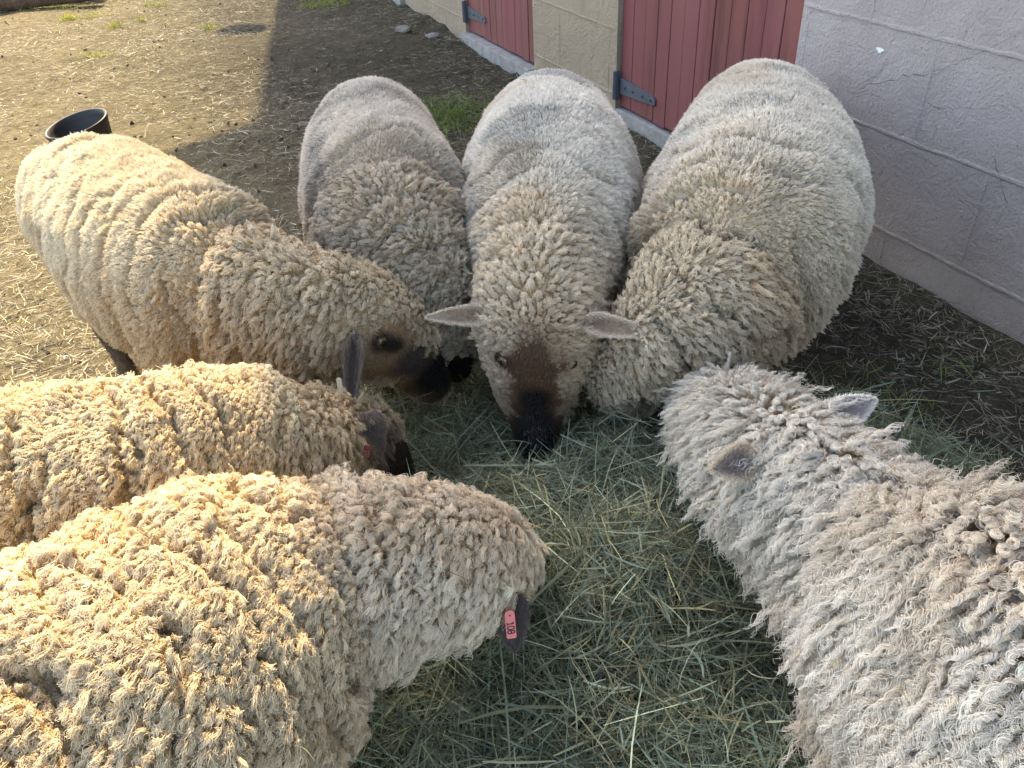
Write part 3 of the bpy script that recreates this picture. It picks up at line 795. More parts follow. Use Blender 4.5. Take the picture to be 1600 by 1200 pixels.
def make_sheep(spec):
    rng = np.random.default_rng(spec['seed'])
    st = spec['stations']
    R, Q, T, U, Sd, th = loft_surface(st)
    nr = len(Q); nst = len(st)
    bm = bmesh.new()
    def add(Rg):
        V, F, c0, c1 = closed_tube(Rg); vs = [bm.verts.new(v) for v in V]
        for f in F: bm.faces.new([vs[i] for i in f])
        bm.faces.new([vs[i] for i in c0]); bm.faces.new([vs[i] for i in c1])
    # round off both ends
    def cap(Rg, c, t, end):
        rings = []
        for a in (.35, .65, .88, .98):
            k = math.sqrt(1 - a * a); rad = np.linalg.norm(Rg - c, axis=1).mean()
            rings.append(c + (Rg - c) * k + t * a * rad * .85 * end)
        return rings
    head = cap(R[-1], Q[-1, :3], T[-1], 1); tail = cap(R[0], Q[0, :3], T[0], -1)
    add(np.array(tail[::-1] + [r_ for r_ in R] + head))
    # legs: hind pair and front pair
    nleg = 0
    for (fs, hind) in spec['legs']:
        i = int(fs * 16); c = Q[i, :3]; s = norm(np.array([Sd[i][0], Sd[i][1], 0])); t = norm(np.array([T[i][0], T[i][1], 0])); wd = Q[i, 3] * .42
        for sg in (-1, 1):
            o = c + s * wd * sg
            if hind: pts = [(*(o + t * .03)[:2], .27, .070), (*(o + t * .045)[:2], .20, .050), (*(o - t * .035)[:2], .125, .026), (*(o - t * .012)[:2], .055, .019), (*(o - t * .005)[:2], .022, .025), (*(o + t * .012)[:2], -.004, .028)]
            else: pts = [(*(o)[:2], .27, .060), (*(o + t * .005)[:2], .20, .042), (*(o + t * .004)[:2], .125, .025), (*(o)[:2], .055, .018), (*(o + t * .004)[:2], .022, .024), (*(o + t * .018)[:2], -.004, .027)]
            add(leg_rings(pts))
    bmesh.ops.recalc_face_normals(bm, faces=bm.faces)
    me = bpy.data.meshes.new('sheep_raw'); bm.to_mesh(me); bm.free()
    tmp = bpy.data.objects.new('tmp', me); COL.objects.link(tmp)
    md = tmp.modifiers.new('r', 'REMESH'); md.mode = 'VOXEL'; md.voxel_size = spec.get('voxel', .0072); md.use_smooth_shade = True
    ms = tmp.modifiers.new('s', 'SMOOTH'); ms.factor = .5; ms.iterations = 6
    dg = bpy.context.evaluated_depsgraph_get(); dg.update()
    body_me = bpy.data.meshes.new_from_object(tmp.evaluated_get(dg)); bpy.data.objects.remove(tmp); bpy.data.meshes.remove(me)
    body_me.name = 'sheep'
    nv = len(body_me.vertices)
    co = np.empty(nv * 3, np.float32); body_me.vertices.foreach_get('co', co); co = co.reshape(-1, 3).astype(float)
    no = np.empty(nv * 3, np.float32); body_me.vertices.foreach_get('normal', no); no = no.reshape(-1, 3).astype(float)
    # station coordinate and angle of each vertex
    kd = kd_of(R.reshape(-1, 3)); fi = np.empty(nv, int); fd = np.empty(nv)
    for i, p in enumerate(co):
        _, k, dd = kd.find(p); fi[i] = k; fd[i] = dd
    ring = fi // R.shape[1]; ang = th[fi % R.shape[1]]; s = ring / 16.0
    phi = np.where(ang > PI, ang - 2 * PI, ang)
    isleg = (fd > .016) | (co[:, 2] < .10) & (s < nst - 4.5)
    Tv, Uv, Sv = T[ring], U[ring], Sd[ring]
    bare = np.zeros(nv)
    for (c, r_) in spec.get('bare', []):
        dd = np.linalg.norm(co - np.array(c), axis=1) + (vnoise(co, 60, 4) - .5) * .02
        bare = np.maximum(bare, 1 - sstep(r_ * .75, r_ * 1.1, dd))
    wool = (1 - bare) * (~isleg)
    # body relief: lumps, neck rolls, splits in the fleece
    nk0, nk1 = spec['neck']; nwl = sstep(nk0 - 1.2, nk0, s) * (1 - sstep(nk1, nk1 + .8, s))
    lump = (fbm(co, 9, spec['seed'], 2) - .5) * (.010 + .008 * nwl) + (fbm(co, 26, spec['seed'] + 5, 2) - .5) * (.010 + .010 * nwl)
    lump = lump * np.clip(Q[ring, 3] / .11, .25, 1)
    nw = sstep(nk0 - .5, nk0, s) * (1 - sstep(nk1 - .3, nk1 + .3, s))
    arg = s * spec.get('rolls', 3.2) + (fbm(co, 7, spec['seed'] + 9, 2) - .5) * 2.4
    fm = np.clip(1 - np.abs(((arg % 1.0) - .5) * 2) * 3.2, 0, 1) ** 1.3 * nw * sstep(.25, .55, vnoise(co, 10, 3))
    # splits: thin lines where the fleece parts, running down the flank
    ad = s * spec.get('splits', 1.1) + (fbm(co, 6, spec['seed'] + 19, 3) - .5) * 2.2
    sm = np.clip(1 - np.abs(((ad % 1.0) - .5) * 2) * 5.5, 0, 1) * sstep(.38, .52, vnoise(co, 8, spec['seed'] + 2)) * (1 - sstep(nk1, nk1 + .5, s))
    fold = -fm * spec.get('roll_depth', .014) * 1.8
    sp = -sm * spec.get('split', .0)
    cm = np.zeros(nv)
    for (cs, cd, cw) in spec.get('cuts', []):
        dd_ = np.abs(s - cs + (fbm(co, 9, spec['seed'] + 29, 2) - .5) * .5) / cw
        cm = np.maximum(cm, np.exp(-dd_ ** 2)); sp = sp - np.exp(-dd_ ** 2) * cd
    if spec.get('waves'):
        sp = sp + (vnoise(np.stack([s * 1.1 + phi * 1.9, phi * .8 - s * .25, 0 * s], -1), 1.6, 55) - .5) * spec['waves'] * (1 - sstep(3.0, 4.2, s))
    crease = np.clip(cm * .7 + fm * min(1, spec.get('roll_depth', .014) / .014) + sm * (spec.get('split', 0) > 0), 0, 1)
    disp = (lump + fold + sp) * wool
    co2 = co + no * disp[:, None]
    body_me.vertices.foreach_set('co', co2.astype(np.float32).ravel())
    # colours
    base = np.array(spec['color']); colv = np.tile(base * np.array([.50, .43, .36]), (nv, 1))  # skin under the wool darkened so gaps between locks look shaded
    colv[isleg] = np.array(spec.get('leg_color', (.12, .08, .05)))
    fcol = np.tile(np.array(spec.get('face_color', (.3, .2, .1))), (nv, 1))
    for (c, r_, k_) in spec.get('paint', []):
        dd = np.linalg.norm(co - np.array(c), axis=1) + (vnoise(co, 45, 14) - .5) * .009
        m_ = (1 - sstep(r_ * .45, r_ * 1.3, dd))[:, None]; fcol = fcol * (1 - m_) + np.array(k_) * m_
    colv = colv * (1 - bare)[:, None] + fcol * bare[:, None]
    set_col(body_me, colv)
    body_me.update()
    for p in body_me.polygons: p.use_smooth = True
    root = link('sheep', body_me, None, [MAT['skin']])
    tag(root, spec['label'], 'sheep', 'sheep crowded round the hay heap')
    no2 = np.empty(nv * 3, np.float32); body_me.vertices.foreach_get('normal', no2); no2 = no2.reshape(-1, 3).astype(float)
    # smooth flow: backwards and down the flanks
    flow = -Tv * spec.get('back', .6) + np.array([0, 0, -1.0]) * (np.abs(np.sin(phi)) * spec.get('down', .7))[:, None] + Sv * (np.sign(phi) * .35 * np.clip(np.abs(np.sin(phi)) * 3, 0, 1))[:, None]
    flow = flow + np.stack([fbm(co, 6, 91 + spec['seed'], 2) - .5, fbm(co, 6, 92 + spec['seed'], 2) - .5, fbm(co, 6, 93 + spec['seed'], 2) - .5], -1) * spec.get('swirl', .8)
    flow = norm(flow - (flow * no2).sum(1, keepdims=True) * no2)
    # weights: fewer fibres where the camera sees nothing
    px, py, pz = project(co); view = norm(np.array([0, 0, CAM_H]) - co); facing = (view * no2).sum(1)
    dens = np.where(facing > -.15, 1.0, .22)
    off = (px < -120) | (px > 1720) | (py > 1330) | (pz < .05); dens = np.where(off, .12, dens)
    dist = np.linalg.norm(co - np.array([0, 0, CAM_H]), axis=1); dens = dens * np.clip((1.5 / dist) ** 1.2, .6, 2.2)
    front = sstep(spec['front'][0], spec['front'][1], s)      # 0 = rear coat, 1 = front coat
    A, Bc = spec['rear_coat'], spec['front_coat']
    def par(k): return A[k] * (1 - front) + Bc[k] * front
    # ---- wool
    nf = spec['fibres']
    tri, bar = sample_surface(body_me, nf, rng, dens * wool + 1e-9)
    # locks
    ldens = (wool + 1e-9) * dens / par('gap') ** 2 * (.25 + 2.4 * np.clip(fbm(co, 15, spec['seed'] + 80, 2) - .22, 0, 1))
    area_n = int(spec.get('locks', 9000))
    lt, lb = sample_surface(body_me, area_n, rng, ldens)
    LP = interp(co2, lt, lb)
    kd = kd_of(LP)
    P = interp(co2, tri, bar); Nn = norm(interp(no2, tri, bar)); Fl = norm(interp(flow, tri, bar))
    li = np.empty(nf, int)
    for i in range(nf): li[i] = kd.find(P[i])[1]
    LN = norm(interp(no, lt, lb)); LF = norm(interp(flow, lt, lb)); nl = area_n
    fr = {k: interp(par(k), lt, lb) for k in A}
    ljit = rng.normal(0, 1, (nl, 3)); llen = np.exp(rng.normal(0, .26, nl) * fr['lv']); lph = rng.uniform(0, 2 * PI, nl); lcol = rng.normal(0, 1, nl); lhand = rng.choice([-1, 1], nl)
    w_l = interp(wool, lt, lb)
    d_l = norm(LN * (1 - fr['lean'])[:, None] + LF * fr['lean'][:, None] + ljit * fr['jit'][:, None])
    sh = np.zeros(nl)
    for (c, r_, q_) in spec.get('short', []): sh = np.maximum(sh, q_ * (1 - sstep(r_ * .6, r_ * 1.2, np.linalg.norm(LP - np.array(c), axis=1))))
    Ln = fr['len'] * llen * (.35 + .65 * w_l) * (1 - sh) * (1 - .75 * interp(crease, lt, lb))
    side = norm(np.cross(d_l, LN) + 1e-6 + ljit * .05); side2 = np.cross(d_l, side)
    K = spec.get('K', 7); t = np.linspace(0, 1, K)
    own = norm(interp(no, tri, bar) + rng.normal(0, .12, (nf, 3)))
    d_i = norm(d_l[li] * .7 + own * .3)
    Li = Ln[li] * rng.normal(1, .10, nf).clip(.6, 1.3)
    gmask = np.array([0, 0, -1.0])
    fph = rng.normal(0, spec.get('scatter', .55), nf); frad = rng.normal(1, .3, nf); stray = rng.uniform(0, 1, nf) < spec.get('stray', .10); fz = rng.normal(0, 1, (nf, 3)) * spec.get('frizz', .0010); fz2 = rng.normal(0, 1, (nf, 3)) * spec.get('frizz', .0010)
    Pts = np.empty((nf, K, 3), np.float32)
    clump = np.clip(fr['clump'] + rng.normal(0, .10, nl), .2, .985)[li]; camp = fr['crimp'][li]; cfr = fr['cfreq'][li]; droop = fr['droop'][li]; tipc = fr['tipcurl'][li]
    bendv = LF[li] * .8 + gmask * .5
    for k, tt in enumerate(t):
        off_l = d_l[li] * (Li * tt)[:, None] + bendv * (Li * droop * tt * tt)[:, None]
        off_i = d_i * (Li * tt)[:, None] + bendv * (Li * droop * tt * tt)[:, None]
        cl = (np.where(stray, clump * .3, clump) * (tt ** spec.get('cpow', .7)))[:, None]
        pos = (P + off_i) * (1 - cl) + (LP[li] + off_l) * cl
        a_ = lph[li] + fph + lhand[li] * 2 * PI * cfr * tt
        amp = camp * (tt ** .7) * frad
        pos = pos + (side[li] * np.cos(a_)[:, None] + side2[li] * np.sin(a_)[:, None]) * amp[:, None]
        # tips that roll over into little knobs
        u_ = np.clip((tt - .45) / .55, 0, 1)
        pos = pos + (bendv * (u_ * .8) - LN[li] * (u_ * u_ * .9) + side[li] * (np.sin(u_ * 2.5) * .5 * frad)[:, None]) * (tipc * Li)[:, None]
        pos = pos + fz * math.sin(tt * 5.5) + fz2 * tt * tt
        Pts[:, k] = pos
    # colour of each fibre
    cb = np.tile(base, (nf, 1))
    ph_f = interp(np.abs(phi), tri, bar); s_f = interp(s, tri, bar)
    big = fbm(P, 5, spec['seed'] + 50, 3)
    low = sstep(.9, 2.2, ph_f)
    tan = np.array(spec.get('flank', (.50, .37, .23))); cb = cb * (1 - (low * .75)[:, None]) + tan * (low * .75)[:, None]
    frn = interp(front, tri, bar); fc = np.array(spec.get('front_color', spec['color'])); cb = cb * (1 - frn * .8)[:, None] + fc * (frn * .8)[:, None]
    cb = cb * (.86 + .28 * big)[:, None] * (1 + .095 * lcol[li])[:, None] * rng.normal(1, .05, (nf, 1))
    stn = sstep(.56, .74, fbm(P, 8, spec['seed'] + 70, 3)) * spec.get('stain', .35); cb = cb * (1 - stn)[:, None] + cb * np.array([.80, .64, .46]) * stn[:, None]
    # grey dirt on the back of some fleeces
    dr = spec.get('dirt', 0)
    if dr:
        dm = sstep(.50, .68, fbm(P, 7, spec['seed'] + 60, 3)) * (1 - sstep(.7, 1.4, ph_f)) * (1 - frn) * dr
        dk = rng.uniform(0, 1, nf) < dm * .5
        cb = cb * (1 - .3 * dm)[:, None]; cb[dk] *= np.array([.45, .46, .48])
    for (c, r_, k_) in spec.get('tint', []):
        m_ = (1 - sstep(r_ * .3, r_ * 1.2, np.linalg.norm(P - np.array(c), axis=1) + (vnoise(P, 30, 8) - .5) * .03))[:, None]; cb = cb * (1 - m_) + np.array(k_) * m_ * rng.normal(1, .12, (nf, 1))
    rad = spec.get('radius', .00042) * np.linspace(1.0, .45, K)[None] * np.clip(dist.mean() / 1.2, .75, 1.3)
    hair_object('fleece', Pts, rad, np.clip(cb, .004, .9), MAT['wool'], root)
    tips = Pts[:, int(K * .7)].astype(float)
    # ---- short hair on face and legs
    fw = (np.maximum(bare, isleg * 1.0 * (co[:, 2] > .03))) * np.where(isleg, .3, 1.0) * np.where(facing > -.2, 1, .2)
    nfur = spec.get('fur', 14000)
    tri, bar = sample_surface(body_me, nfur, rng, fw + 1e-9)
    P = interp(co2, tri, bar); Nn = norm(interp(no2, tri, bar)); Tg = interp(Tv, tri, bar); lg_ = interp(isleg * 1.0, tri, bar)[:, None]
    fdir = Tg * (1 - lg_) * .8 + np.array([0, 0, -1.0]) * lg_; fdir = fdir + np.array([0, 0, -.5])
    fdir = norm(fdir - (fdir * Nn).sum(1, keepdims=True) * Nn)
    dvec = norm(Nn * .45 + fdir * .8 + rng.normal(0, .22, (nfur, 3)))
    ln = (rng.uniform(.006, .011, nfur) * spec.get('fur_len', 1.0))
    t5 = np.linspace(0, 1, 4); Pt = P[:, None] + dvec[:, None] * (ln[:, None] * t5)[..., None] - Nn[:, None] * (ln[:, None] * .3 * t5 ** 2)[..., None]
    fc = interp(colv, tri, bar) * rng.uniform(.65, 1.4, (nfur, 1))
    gm = rng.uniform(0, 1, nfur) < .03; fc[gm] = fc[gm] + .06
    if spec.get('frost'):
        c_, r_ = spec['frost']; fm_ = (np.linalg.norm(P - np.array(c_), axis=1) < r_) & (rng.uniform(0, 1, nfur) < .16); fc[fm_] = np.array([.17, .165, .165])
    hair_object('face_hair', Pt, .0005 * np.linspace(1, .3, 4)[None], np.clip(fc, .003, .9), MAT['fur'], root)
    # ---- eyes
    kdv = kd_of(co2)
    for e in spec.get('eyes', []):
        _, i, _ = kdv.find(e); p = co2[i]; n_ = no2[i]
        mbe = bmesh.new(); bmesh.ops.create_uvsphere(mbe, u_segments=20, v_segments=14, radius=.0115)
        for v in mbe.verts: v.co = v.co + Vector(p - n_ * .0055)
        for f in mbe.faces:
            cpt = f.calc_center_median() - Vector(p - n_ * .0055)
            f.smooth = True
            if .45 < cpt.normalized().dot(Vector(n_)) < .86: f.material_index = 1
        m2 = bpy.data.meshes.new('eye'); mbe.to_mesh(m2); mbe.free(); eo = link('eye', m2, None, [MAT['eye'], MAT['iris']]); eo.parent = root
    # ---- ears
    for e in spec.get('ears', []):
        ob, fr_ = make_ear(root, e['base'], e['tip'], e['face'], e['w'], e.get('cup', .35), e['cols'])
        down = []
        me_ = ob.data; nve = len(me_.vertices); tri, bar = sample_surface(me_, e.get('down', 5000), rng, np.ones(nve))
        cv = np.empty(nve * 3, np.float32); me_.vertices.foreach_get('co', cv); cv = cv.reshape(-1, 3).astype(float)
        nn = np.empty(nve * 3, np.float32); me_.vertices.foreach_get('normal', nn); nn = nn.reshape(-1, 3).astype(float)
        cl_ = np.empty(nve * 4, np.float32); me_.attributes['col'].data.foreach_get('color', cl_); cl_ = cl_.reshape(-1, 4)[:, :3].astype(float)
        P = interp(cv, tri, bar); Nn = norm(interp(nn, tri, bar)); k_ = len(P)
        tb = ((P - fr_['base']) @ fr_['ax']) / fr_['L']
        dv = norm(fr_['ax'] * .9 + Nn * .45 + rng.normal(0, .25, (k_, 3))); ln = rng.uniform(.0025, .006, k_) * (1 + 1.6 * np.clip(.4 - tb, 0, 1) / .4)
        Pt = P[:, None] + dv[:, None] * (ln[:, None] * t5)[..., None]
        hair_object('ear_hair', Pt, .0004 * np.linspace(1, .3, 4)[None], np.clip(interp(cl_, tri, bar) * rng.uniform(.7, 1.35, (k_, 1)), .003, .9), MAT['fur'], ob)
        tg = e.get('tag')
        if tg:
            make_tag(ob, tg['at'], tg['along'], tg['across'], tg['nrm'], tg['L'], tg['w'], tg['text'], [MAT[m] for m in tg['mats']], tg.get('size', .006), tg.get('stud', 'hole'))
    return root, tips

COAT = {
    'plush':   dict(len=.0092, gap=.0046, lean=.50, jit=.07, clump=.36, crimp=.0004, cfreq=1.4, droop=.04, tipcurl=.02, lv=.4),
    'curly':   dict(len=.0150, gap=.0084, lean=.34, jit=.19, clump=.82, crimp=.0016, cfreq=2.4, droop=.10, tipcurl=.26, lv=1.0),
    'staple':  dict(len=.0090, gap=.0066, lean=.16, jit=.09, clump=.82, crimp=.0007, cfreq=1.5, droop=.06, tipcurl=.50, lv=.7),
    'popcorn': dict(len=.0112, gap=.0094, lean=.12, jit=.14, clump=.70, crimp=.0015, cfreq=2.0, droop=.04, tipcurl=.52, lv=1.0),
    'ringlet': dict(len=.0280, gap=.0088, lean=.46, jit=.13, clump=.97, crimp=.0027, cfreq=4.0, droop=.16, tipcurl=.08, lv=1.0),
}
CREAM = (.64, .57, .46); GREYC = (.56, .53, .48); WHITE = (.68, .64, .57)

SHEEP = []
VIEW_N = (0, -.8, .6)
# standing left of the heap, in the sun
SHEEP.append(dict(seed=1, label='large sunlit cream sheep with tan cheek, black muzzle and white ear tag', color=(.70, .62, .46), flank=(.56, .41, .22), front_color=(.60, .49, .34), dirt=.0,
    stations=[[-0.978, 1.682, 0.343, 0.036, 0.058], [-0.886, 1.595, 0.361, 0.098, 0.121], [-0.772, 1.499, 0.37, 0.135, 0.163], [-0.626, 1.338, 0.369, 0.151, 0.173], [-0.48, 1.188, 0.367, 0.142, 0.17], [-0.386, 1.124, 0.366, 0.104, 0.13], [-0.295, 1.091, 0.367, 0.08, 0.099], [-0.232, 1.117, 0.338, 0.072, 0.085], [-0.194, 1.156, 0.279, 0.058, 0.074], [-0.170, 1.190, 0.205, 0.043, 0.054], [-0.148, 1.212, 0.145, 0.034, 0.038]],
    legs=[(1.8, True), (4.0, False)], neck=(3.2, 6.3), rolls=2.6, roll_depth=.020, split=.012, cuts=[(4.55, .026, .22)], waves=.010, front=(3.4, 5.0), rear_coat=COAT['plush'], front_coat=COAT['curly'], fibres=270000, locks=26000,
    bare=[((-.212, 1.068, .285), .050), ((-.225, 1.06, .26), .045), ((-.176, 1.100, .262), .055), ((-.157, 1.160, .205), .07), ((-.190, 1.058, .335), .042), ((-.15, 1.21, .15), .07), ((-.185, 1.09, .30), .042)], short=[((-.20, 1.06, .33), .10, .55)], tint=[((-.205, 1.07, .30), .085, (.36, .27, .175))],
    face_color=(.33, .215, .12), paint=[((-.158, 1.115, .272), .052, (.085, .068, .06)), ((-.132, 1.175, .20), .072, (.012, .010, .013)), ((-.15, 1.22, .15), .05, (.010, .009, .012)), ((-.198, 1.051, .344), .022, (.012, .009, .008)), ((-.188, 1.064, .334), .020, (.012, .009, .008)), ((-.180, 1.074, .326), .016, (.012, .009, .008))],
    eyes=[(-.196, 1.054, .342)],
    ears=[dict(base=(-.224, .998, .392), tip=(-.241, .946, .292), face=(-.35, -.9, .1), w=.030, cup=.25, cols=((.085, .064, .05), (.10, .078, .06), (.19, .15, .12)),
               tag=dict(at=(-.247, .952, .350), along=(-.05, -.02, -1), across=(1, 0, 0), nrm=(-.35, -.9, .25), L=.026, w=.008, text='', mats=['tag_white', 'tag_white'], stud=False))]))
# second: back, between the left one and the centre one
SHEEP.append(dict(seed=2, label='narrow greyish sheep behind the heap whose head is hidden by its neighbours', color=(.66, .60, .52), flank=(.62, .47, .32), front_color=(.47, .40, .30), dirt=.8,
    stations=[[-0.33, 2.21, 0.343, 0.052, 0.072], [-0.291, 1.887, 0.371, 0.131, 0.138], [-0.255, 1.624, 0.382, 0.147, 0.162], [-0.216, 1.432, 0.374, 0.156, 0.176], [-0.191, 1.299, 0.359, 0.134, 0.156], [-0.151, 1.259, 0.329, 0.097, 0.116], [-0.127, 1.27, 0.279, 0.081, 0.094], [-0.116, 1.289, 0.21, 0.069, 0.076], [-0.115, 1.327, 0.13, 0.045, 0.052], [-0.112, 1.333, 0.09, 0.026, 0.032]],
    legs=[(1.0, True), (3.3, False)], neck=(3.1, 5.6), rolls=2.4, roll_depth=.020, cuts=[(3.35, .026, .22)], front=(2.9, 4.2), rear_coat=COAT['plush'], front_coat=COAT['curly'], fibres=150000, locks=21000,
    bare=[((-.107, 1.228, .16), .06), ((-.11, 1.28, .09), .07)], face_color=(.014, .012, .012), fur=8000))
# centre
SHEEP.append(dict(seed=3, label='pale sheep facing the viewer with a brown forehead, black muzzle and both ears out sideways', color=(.75, .70, .62), flank=(.68, .57, .43), front_color=(.64, .53, .38), dirt=.7,
    stations=[[0.135, 2.089, 0.338, 0.044, 0.065], [0.123, 1.877, 0.372, 0.132, 0.129], [0.11, 1.693, 0.384, 0.151, 0.162], [0.093, 1.495, 0.381, 0.17, 0.178], [0.076, 1.325, 0.373, 0.143, 0.16], [0.059, 1.183, 0.37, 0.105, 0.119], [0.049, 1.125, 0.337, 0.095, 0.098], [0.045, 1.112, 0.286, 0.093, 0.088], [0.041, 1.105, 0.202, 0.066, 0.066], [0.037, 1.082, 0.138, 0.042, 0.045], [0.036, 1.068, 0.108, 0.034, 0.036]],
    legs=[(1.2, True), (4.0, False)], neck=(3.6, 5.6), rolls=2.4, roll_depth=.014, front=(3.9, 5.6), rear_coat=COAT['plush'], front_coat=COAT['curly'], fibres=270000, locks=26000,
    bare=[((.037, 1.025, .315), .034), ((.037, 1.03, .285), .043), ((.038, 1.035, .25), .046), ((.036, 1.05, .205), .050), ((.033, 1.05, .14), .068), ((-.012, 1.048, .300), .017), ((.090, 1.050, .296), .017)],
    fur_len=.7, fur=22000, face_color=(.115, .058, .032), frost=((.034, 1.030, .150), .026), paint=[((-.02, 1.08, .24), .045, (.22, .155, .095)), ((.09, 1.08, .24), .045, (.22, .155, .095)), ((.036, 1.035, .225), .032, (.012, .010, .012)), ((.034, 1.040, .18), .040, (.011, .009, .011)), ((.03, 1.05, .125), .062, (.012, .010, .012)), ((-.012, 1.048, .300), .018, (.02, .014, .011)), ((.090, 1.050, .296), .018, (.014, .010, .009))],
    eyes=[(-.012, 1.048, .300), (.090, 1.050, .296)], short=[((.036, 1.06, .25), .11, .5)], tint=[((.037, 1.025, .31), .062, (.33, .22, .13)), ((.037, 1.05, .20), .075, (.34, .245, .16))],
    ears=[dict(base=(-.022, 1.085, .362), tip=(-.126, 1.080, .366), face=(.1, -.75, .55), w=.033, cup=.35, cols=((.46, .33, .235), (.55, .44, .33), (.68, .59, .47))),
          dict(base=(.112, 1.030, .374), tip=(.206, .990, .371), face=(-.1, -.75, .55), w=.034, cup=.35, cols=((.42, .30, .215), (.52, .41, .31), (.62, .53, .42)))]))
# right rear
SHEEP.append(dict(seed=4, label='broad pale sheep nearest the barn wall with its face buried in the hay', color=(.72, .665, .575), flank=(.62, .50, .385), front_color=(.60, .50, .355), dirt=.5,
    stations=[[0.684, 2.166, 0.337, 0.036, 0.057], [0.615, 1.914, 0.367, 0.127, 0.126], [0.546, 1.642, 0.378, 0.172, 0.168], [0.461, 1.382, 0.373, 0.198, 0.187], [0.363, 1.168, 0.366, 0.164, 0.169], [0.288, 1.076, 0.335, 0.106, 0.123], [0.237, 1.081, 0.277, 0.071, 0.091], [0.199, 1.097, 0.227, 0.054, 0.068], [0.233, 1.139, 0.157, 0.034, 0.046], [0.288, 1.148, 0.098, 0.022, 0.03], [0.317, 1.135, 0.08, 0.013, 0.018]],
    legs=[(1.2, True), (3.8, False)], neck=(3.6, 6.2), rolls=2.8, roll_depth=.028, cuts=[(4.3, .03, .2)], front=(3.2, 4.4), rear_coat=COAT['plush'], front_coat=COAT['curly'], fibres=210000, locks=27000,
    bare=[((.25, 1.13, .10), .045), ((.30, 1.14, .08), .06)], face_color=(.16, .13, .115), paint=[((.20, 1.05, .20), .03, (.03, .022, .02))], tint=[((.205, 1.035, .205), .03, (.09, .06, .045))], fur=8000))
# left, in front of the first
SHEEP.append(dict(seed=5, label='sunlit yellowish sheep with tight pebbled fleece, between the two other sheep on the left', color=(.78, .69, .50), flank=(.66, .50, .30), front_color=(.62, .49, .31),
    stations=[[-1.06, .56, .32, .05, .07], [-.97, .585, .335, .12, .13], [-0.818, 0.627, 0.339, 0.145, 0.155], [-0.742, 0.658, 0.35, 0.148, 0.169], [-0.614, 0.694, 0.350, 0.135, 0.157], [-0.479, 0.725, 0.346, 0.127, 0.151], [-0.384, 0.780, 0.336, 0.112, 0.137], [-0.322, 0.826, 0.296, 0.094, 0.112], [-0.272, 0.893, 0.256, 0.076, 0.086], [-0.236, 0.945, 0.215, 0.062, 0.068], [-0.216, 0.985, 0.15, 0.045, 0.048], [-0.207, 1.01, 0.10, 0.034, 0.036]],
    legs=[(1.8, True), (5.6, False)], neck=(4.6, 8.6), rolls=2.8, roll_depth=.020, splits=2.2, split=.030, front=(6.4, 7.6), rear_coat=COAT['staple'], front_coat=COAT['curly'], fibres=210000, locks=20000, radius=.00040,
    bare=[((-.175, .92, .215), .045), ((-.185, .955, .17), .065), ((-.205, 1.0, .11), .08)], face_color=(.035, .026, .022), tint=[((-.185, .90, .265), .065, (.13, .095, .075))], fur=9000,
    ears=[dict(base=(-.203, .893, .332), tip=(-.196, .866, .252), face=(.2, -.95, .2), w=.042, cup=-.25, cols=((.16, .125, .10), (.16, .125, .10), (.20, .16, .13)),
               tag=dict(at=(-.1985, .838, .318), along=(-.14, -.02, -1), across=(1, 0, 0), nrm=(.1, -.9, .45), L=.022, w=.0085, text='101', mats=['tag_faded', 'ink_pale', 'tag_spot'], size=.0032, stud='stud'))]))
# front left
SHEEP.append(dict(seed=6, label='woolly cream sheep at the front left with a pink ear tag reading 108', color=(.74, .64, .46), flank=(.58, .46, .33), front_color=(.72, .645, .535),
    stations=[[-.86, .20, .30, .05, .07], [-.76, .25, .318, .12, .13], [-0.634, 0.302, 0.326, 0.15, 0.16], [-0.562, 0.329, 0.34, 0.171, 0.183], [-0.455, 0.366, 0.344, 0.174, 0.186], [-0.365, 0.436, 0.342, 0.175, 0.187], [-0.282, 0.518, 0.344, 0.151, 0.166], [-0.197, 0.569, 0.350, 0.112, 0.126], [-0.139, 0.588, 0.346, 0.082, 0.098], [-0.081, 0.616, 0.316, 0.07, 0.083], [-0.049, 0.659, 0.265, 0.055, 0.067], [-0.028, 0.71, 0.205, 0.042, 0.048], [-0.011, 0.768, 0.143, 0.028, 0.034]],
    legs=[(2.0, True), (5.2, False)], neck=(4.6, 7.6), rolls=2.0, roll_depth=.014, splits=1.3, split=.046, cuts=[(7.1, .007, .3)], front=(6.2, 8.0), rear_coat=COAT['popcorn'], front_coat=dict(COAT['popcorn'], len=.0145, gap=.0100, clump=.84, tipcurl=.44, crimp=.0014, lean=.20), fibres=270000, locks=16000, radius=.00038, K=8, swirl=1.2,
    bare=[((-.010, .60, .285), .018), ((-.02, .75, .15), .07)], face_color=(.10, .075, .06), fur=6000,
    ears=[dict(base=(-.016, .580, .306), tip=(-.013, .558, .236), face=(.15, -.9, .35), w=.040, cup=.2, cols=((.085, .065, .06), (.09, .07, .065), (.07, .055, .055)),
               tag=dict(at=(-.0165, .5625, .305), along=(.02, -.16, -1), across=(1, 0, 0), nrm=(.1, -.9, .38), L=.040, w=.0108, text='108', mats=['tag_pink', 'ink', 'ink'], size=.0044, stud='hole'))]))
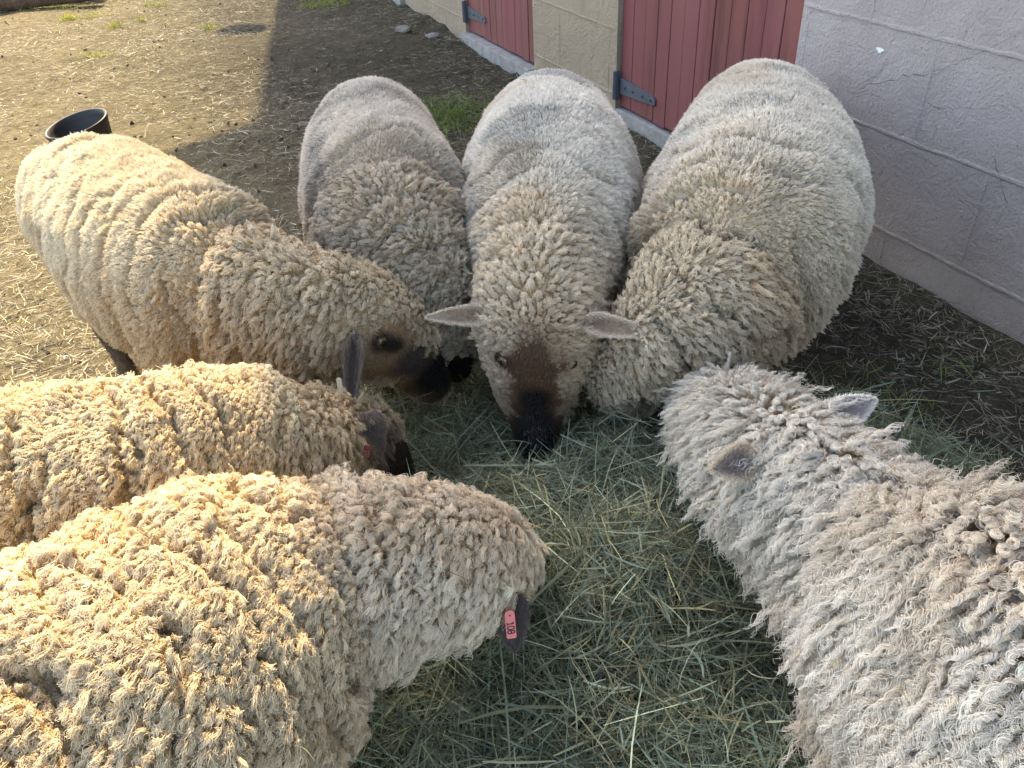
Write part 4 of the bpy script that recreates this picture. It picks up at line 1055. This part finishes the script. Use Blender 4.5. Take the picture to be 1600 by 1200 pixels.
# front right
SHEEP.append(dict(seed=7, label='white sheep at the front right with long ringlet fleece and grey ears, seen from behind', color=(.71, .66, .575), flank=(.59, .49, .37), front_color=(.70, .65, .56),
    stations=[[.66, .02, .33, .05, .07], [.60, .14, .352, .12, .13], [0.535, 0.25, 0.36, 0.155, 0.160], [0.496, 0.305, 0.364, 0.170, 0.178], [0.448, 0.365, 0.364, 0.160, 0.174], [0.402, 0.445, 0.360, 0.124, 0.152], [0.362, 0.538, 0.358, 0.085, 0.108], [0.332, 0.630, 0.358, 0.070, 0.086], [0.303, 0.705, 0.353, 0.074, 0.080], [0.300, 0.785, 0.322, 0.066, 0.072], [0.309, 0.909, 0.258, 0.061, 0.069], [0.336, 1.026, 0.179, 0.049, 0.05], [0.36, 1.101, 0.13, 0.035, 0.039]],
    legs=[(1.8, True), (5.0, False)], neck=(4.6, 7.2), rolls=2.6, roll_depth=.016, splits=1.9, split=.024, front=(7.0, 8.4), rear_coat=COAT['ringlet'], front_coat=dict(COAT['ringlet'], len=.024, crimp=.0021, lean=.40, jit=.2), fibres=270000, locks=17000, radius=.00046, K=20, cpow=.4, voxel=.0066, frizz=.0004, stray=.03, scatter=.22, swirl=.7, back=.25, down=1.0,
    bare=[], fur=3000,
    ears=[dict(base=(.256, .640, .432), tip=(.206, .626, .434), face=(-.15, -.75, .6), w=.040, cup=.3, cols=((.38, .31, .28), (.52, .45, .37), (.66, .57, .45))),
          dict(base=(.352, .690, .440), tip=(.402, .704, .452), face=(-.1, -.8, .6), w=.036, cup=.3, cols=((.44, .38, .36), (.58, .52, .46), (.70, .64, .58)))]))

WR = []; WC = []
rng = np.random.default_rng(77)
for sp_ in SHEEP:
    o_, P_ = make_sheep(sp_)
    px, py, pz = project(P_); vis = np.where((px > -50) & (px < 1650) & (py > -50) & (py < 1250) & (pz > 0) & (P_[:, 2] > .33))[0]
    cnt = {1: 40, 2: 30, 3: 60, 4: 38, 5: 40, 6: 95, 7: 22}[sp_['seed']]
    q = P_[rng.choice(vis, cnt)]; WR.append(q + np.array([0, 0, .002]))
WR = np.concatenate(WR); n = len(WR)
wc = np.array([[.40, .35, .20], [.12, .09, .06], [.20, .19, .12], [.45, .36, .22]])[rng.choice(4, n)] * rng.uniform(.7, 1.2, (n, 1))
ob = blades('hay_wisps', WR, rng.uniform(0, 2 * PI, n), rng.normal(0, .3, n), rng.lognormal(math.log(.026), .5, n).clip(.01, .09), rng.uniform(.0007, .0017, n), rng.normal(0, .35, n), wc, MAT['straw'], seed=31)
tag(ob, 'stray wisps of hay caught in the fleeces of the sheep', 'hay', kind='stuff')
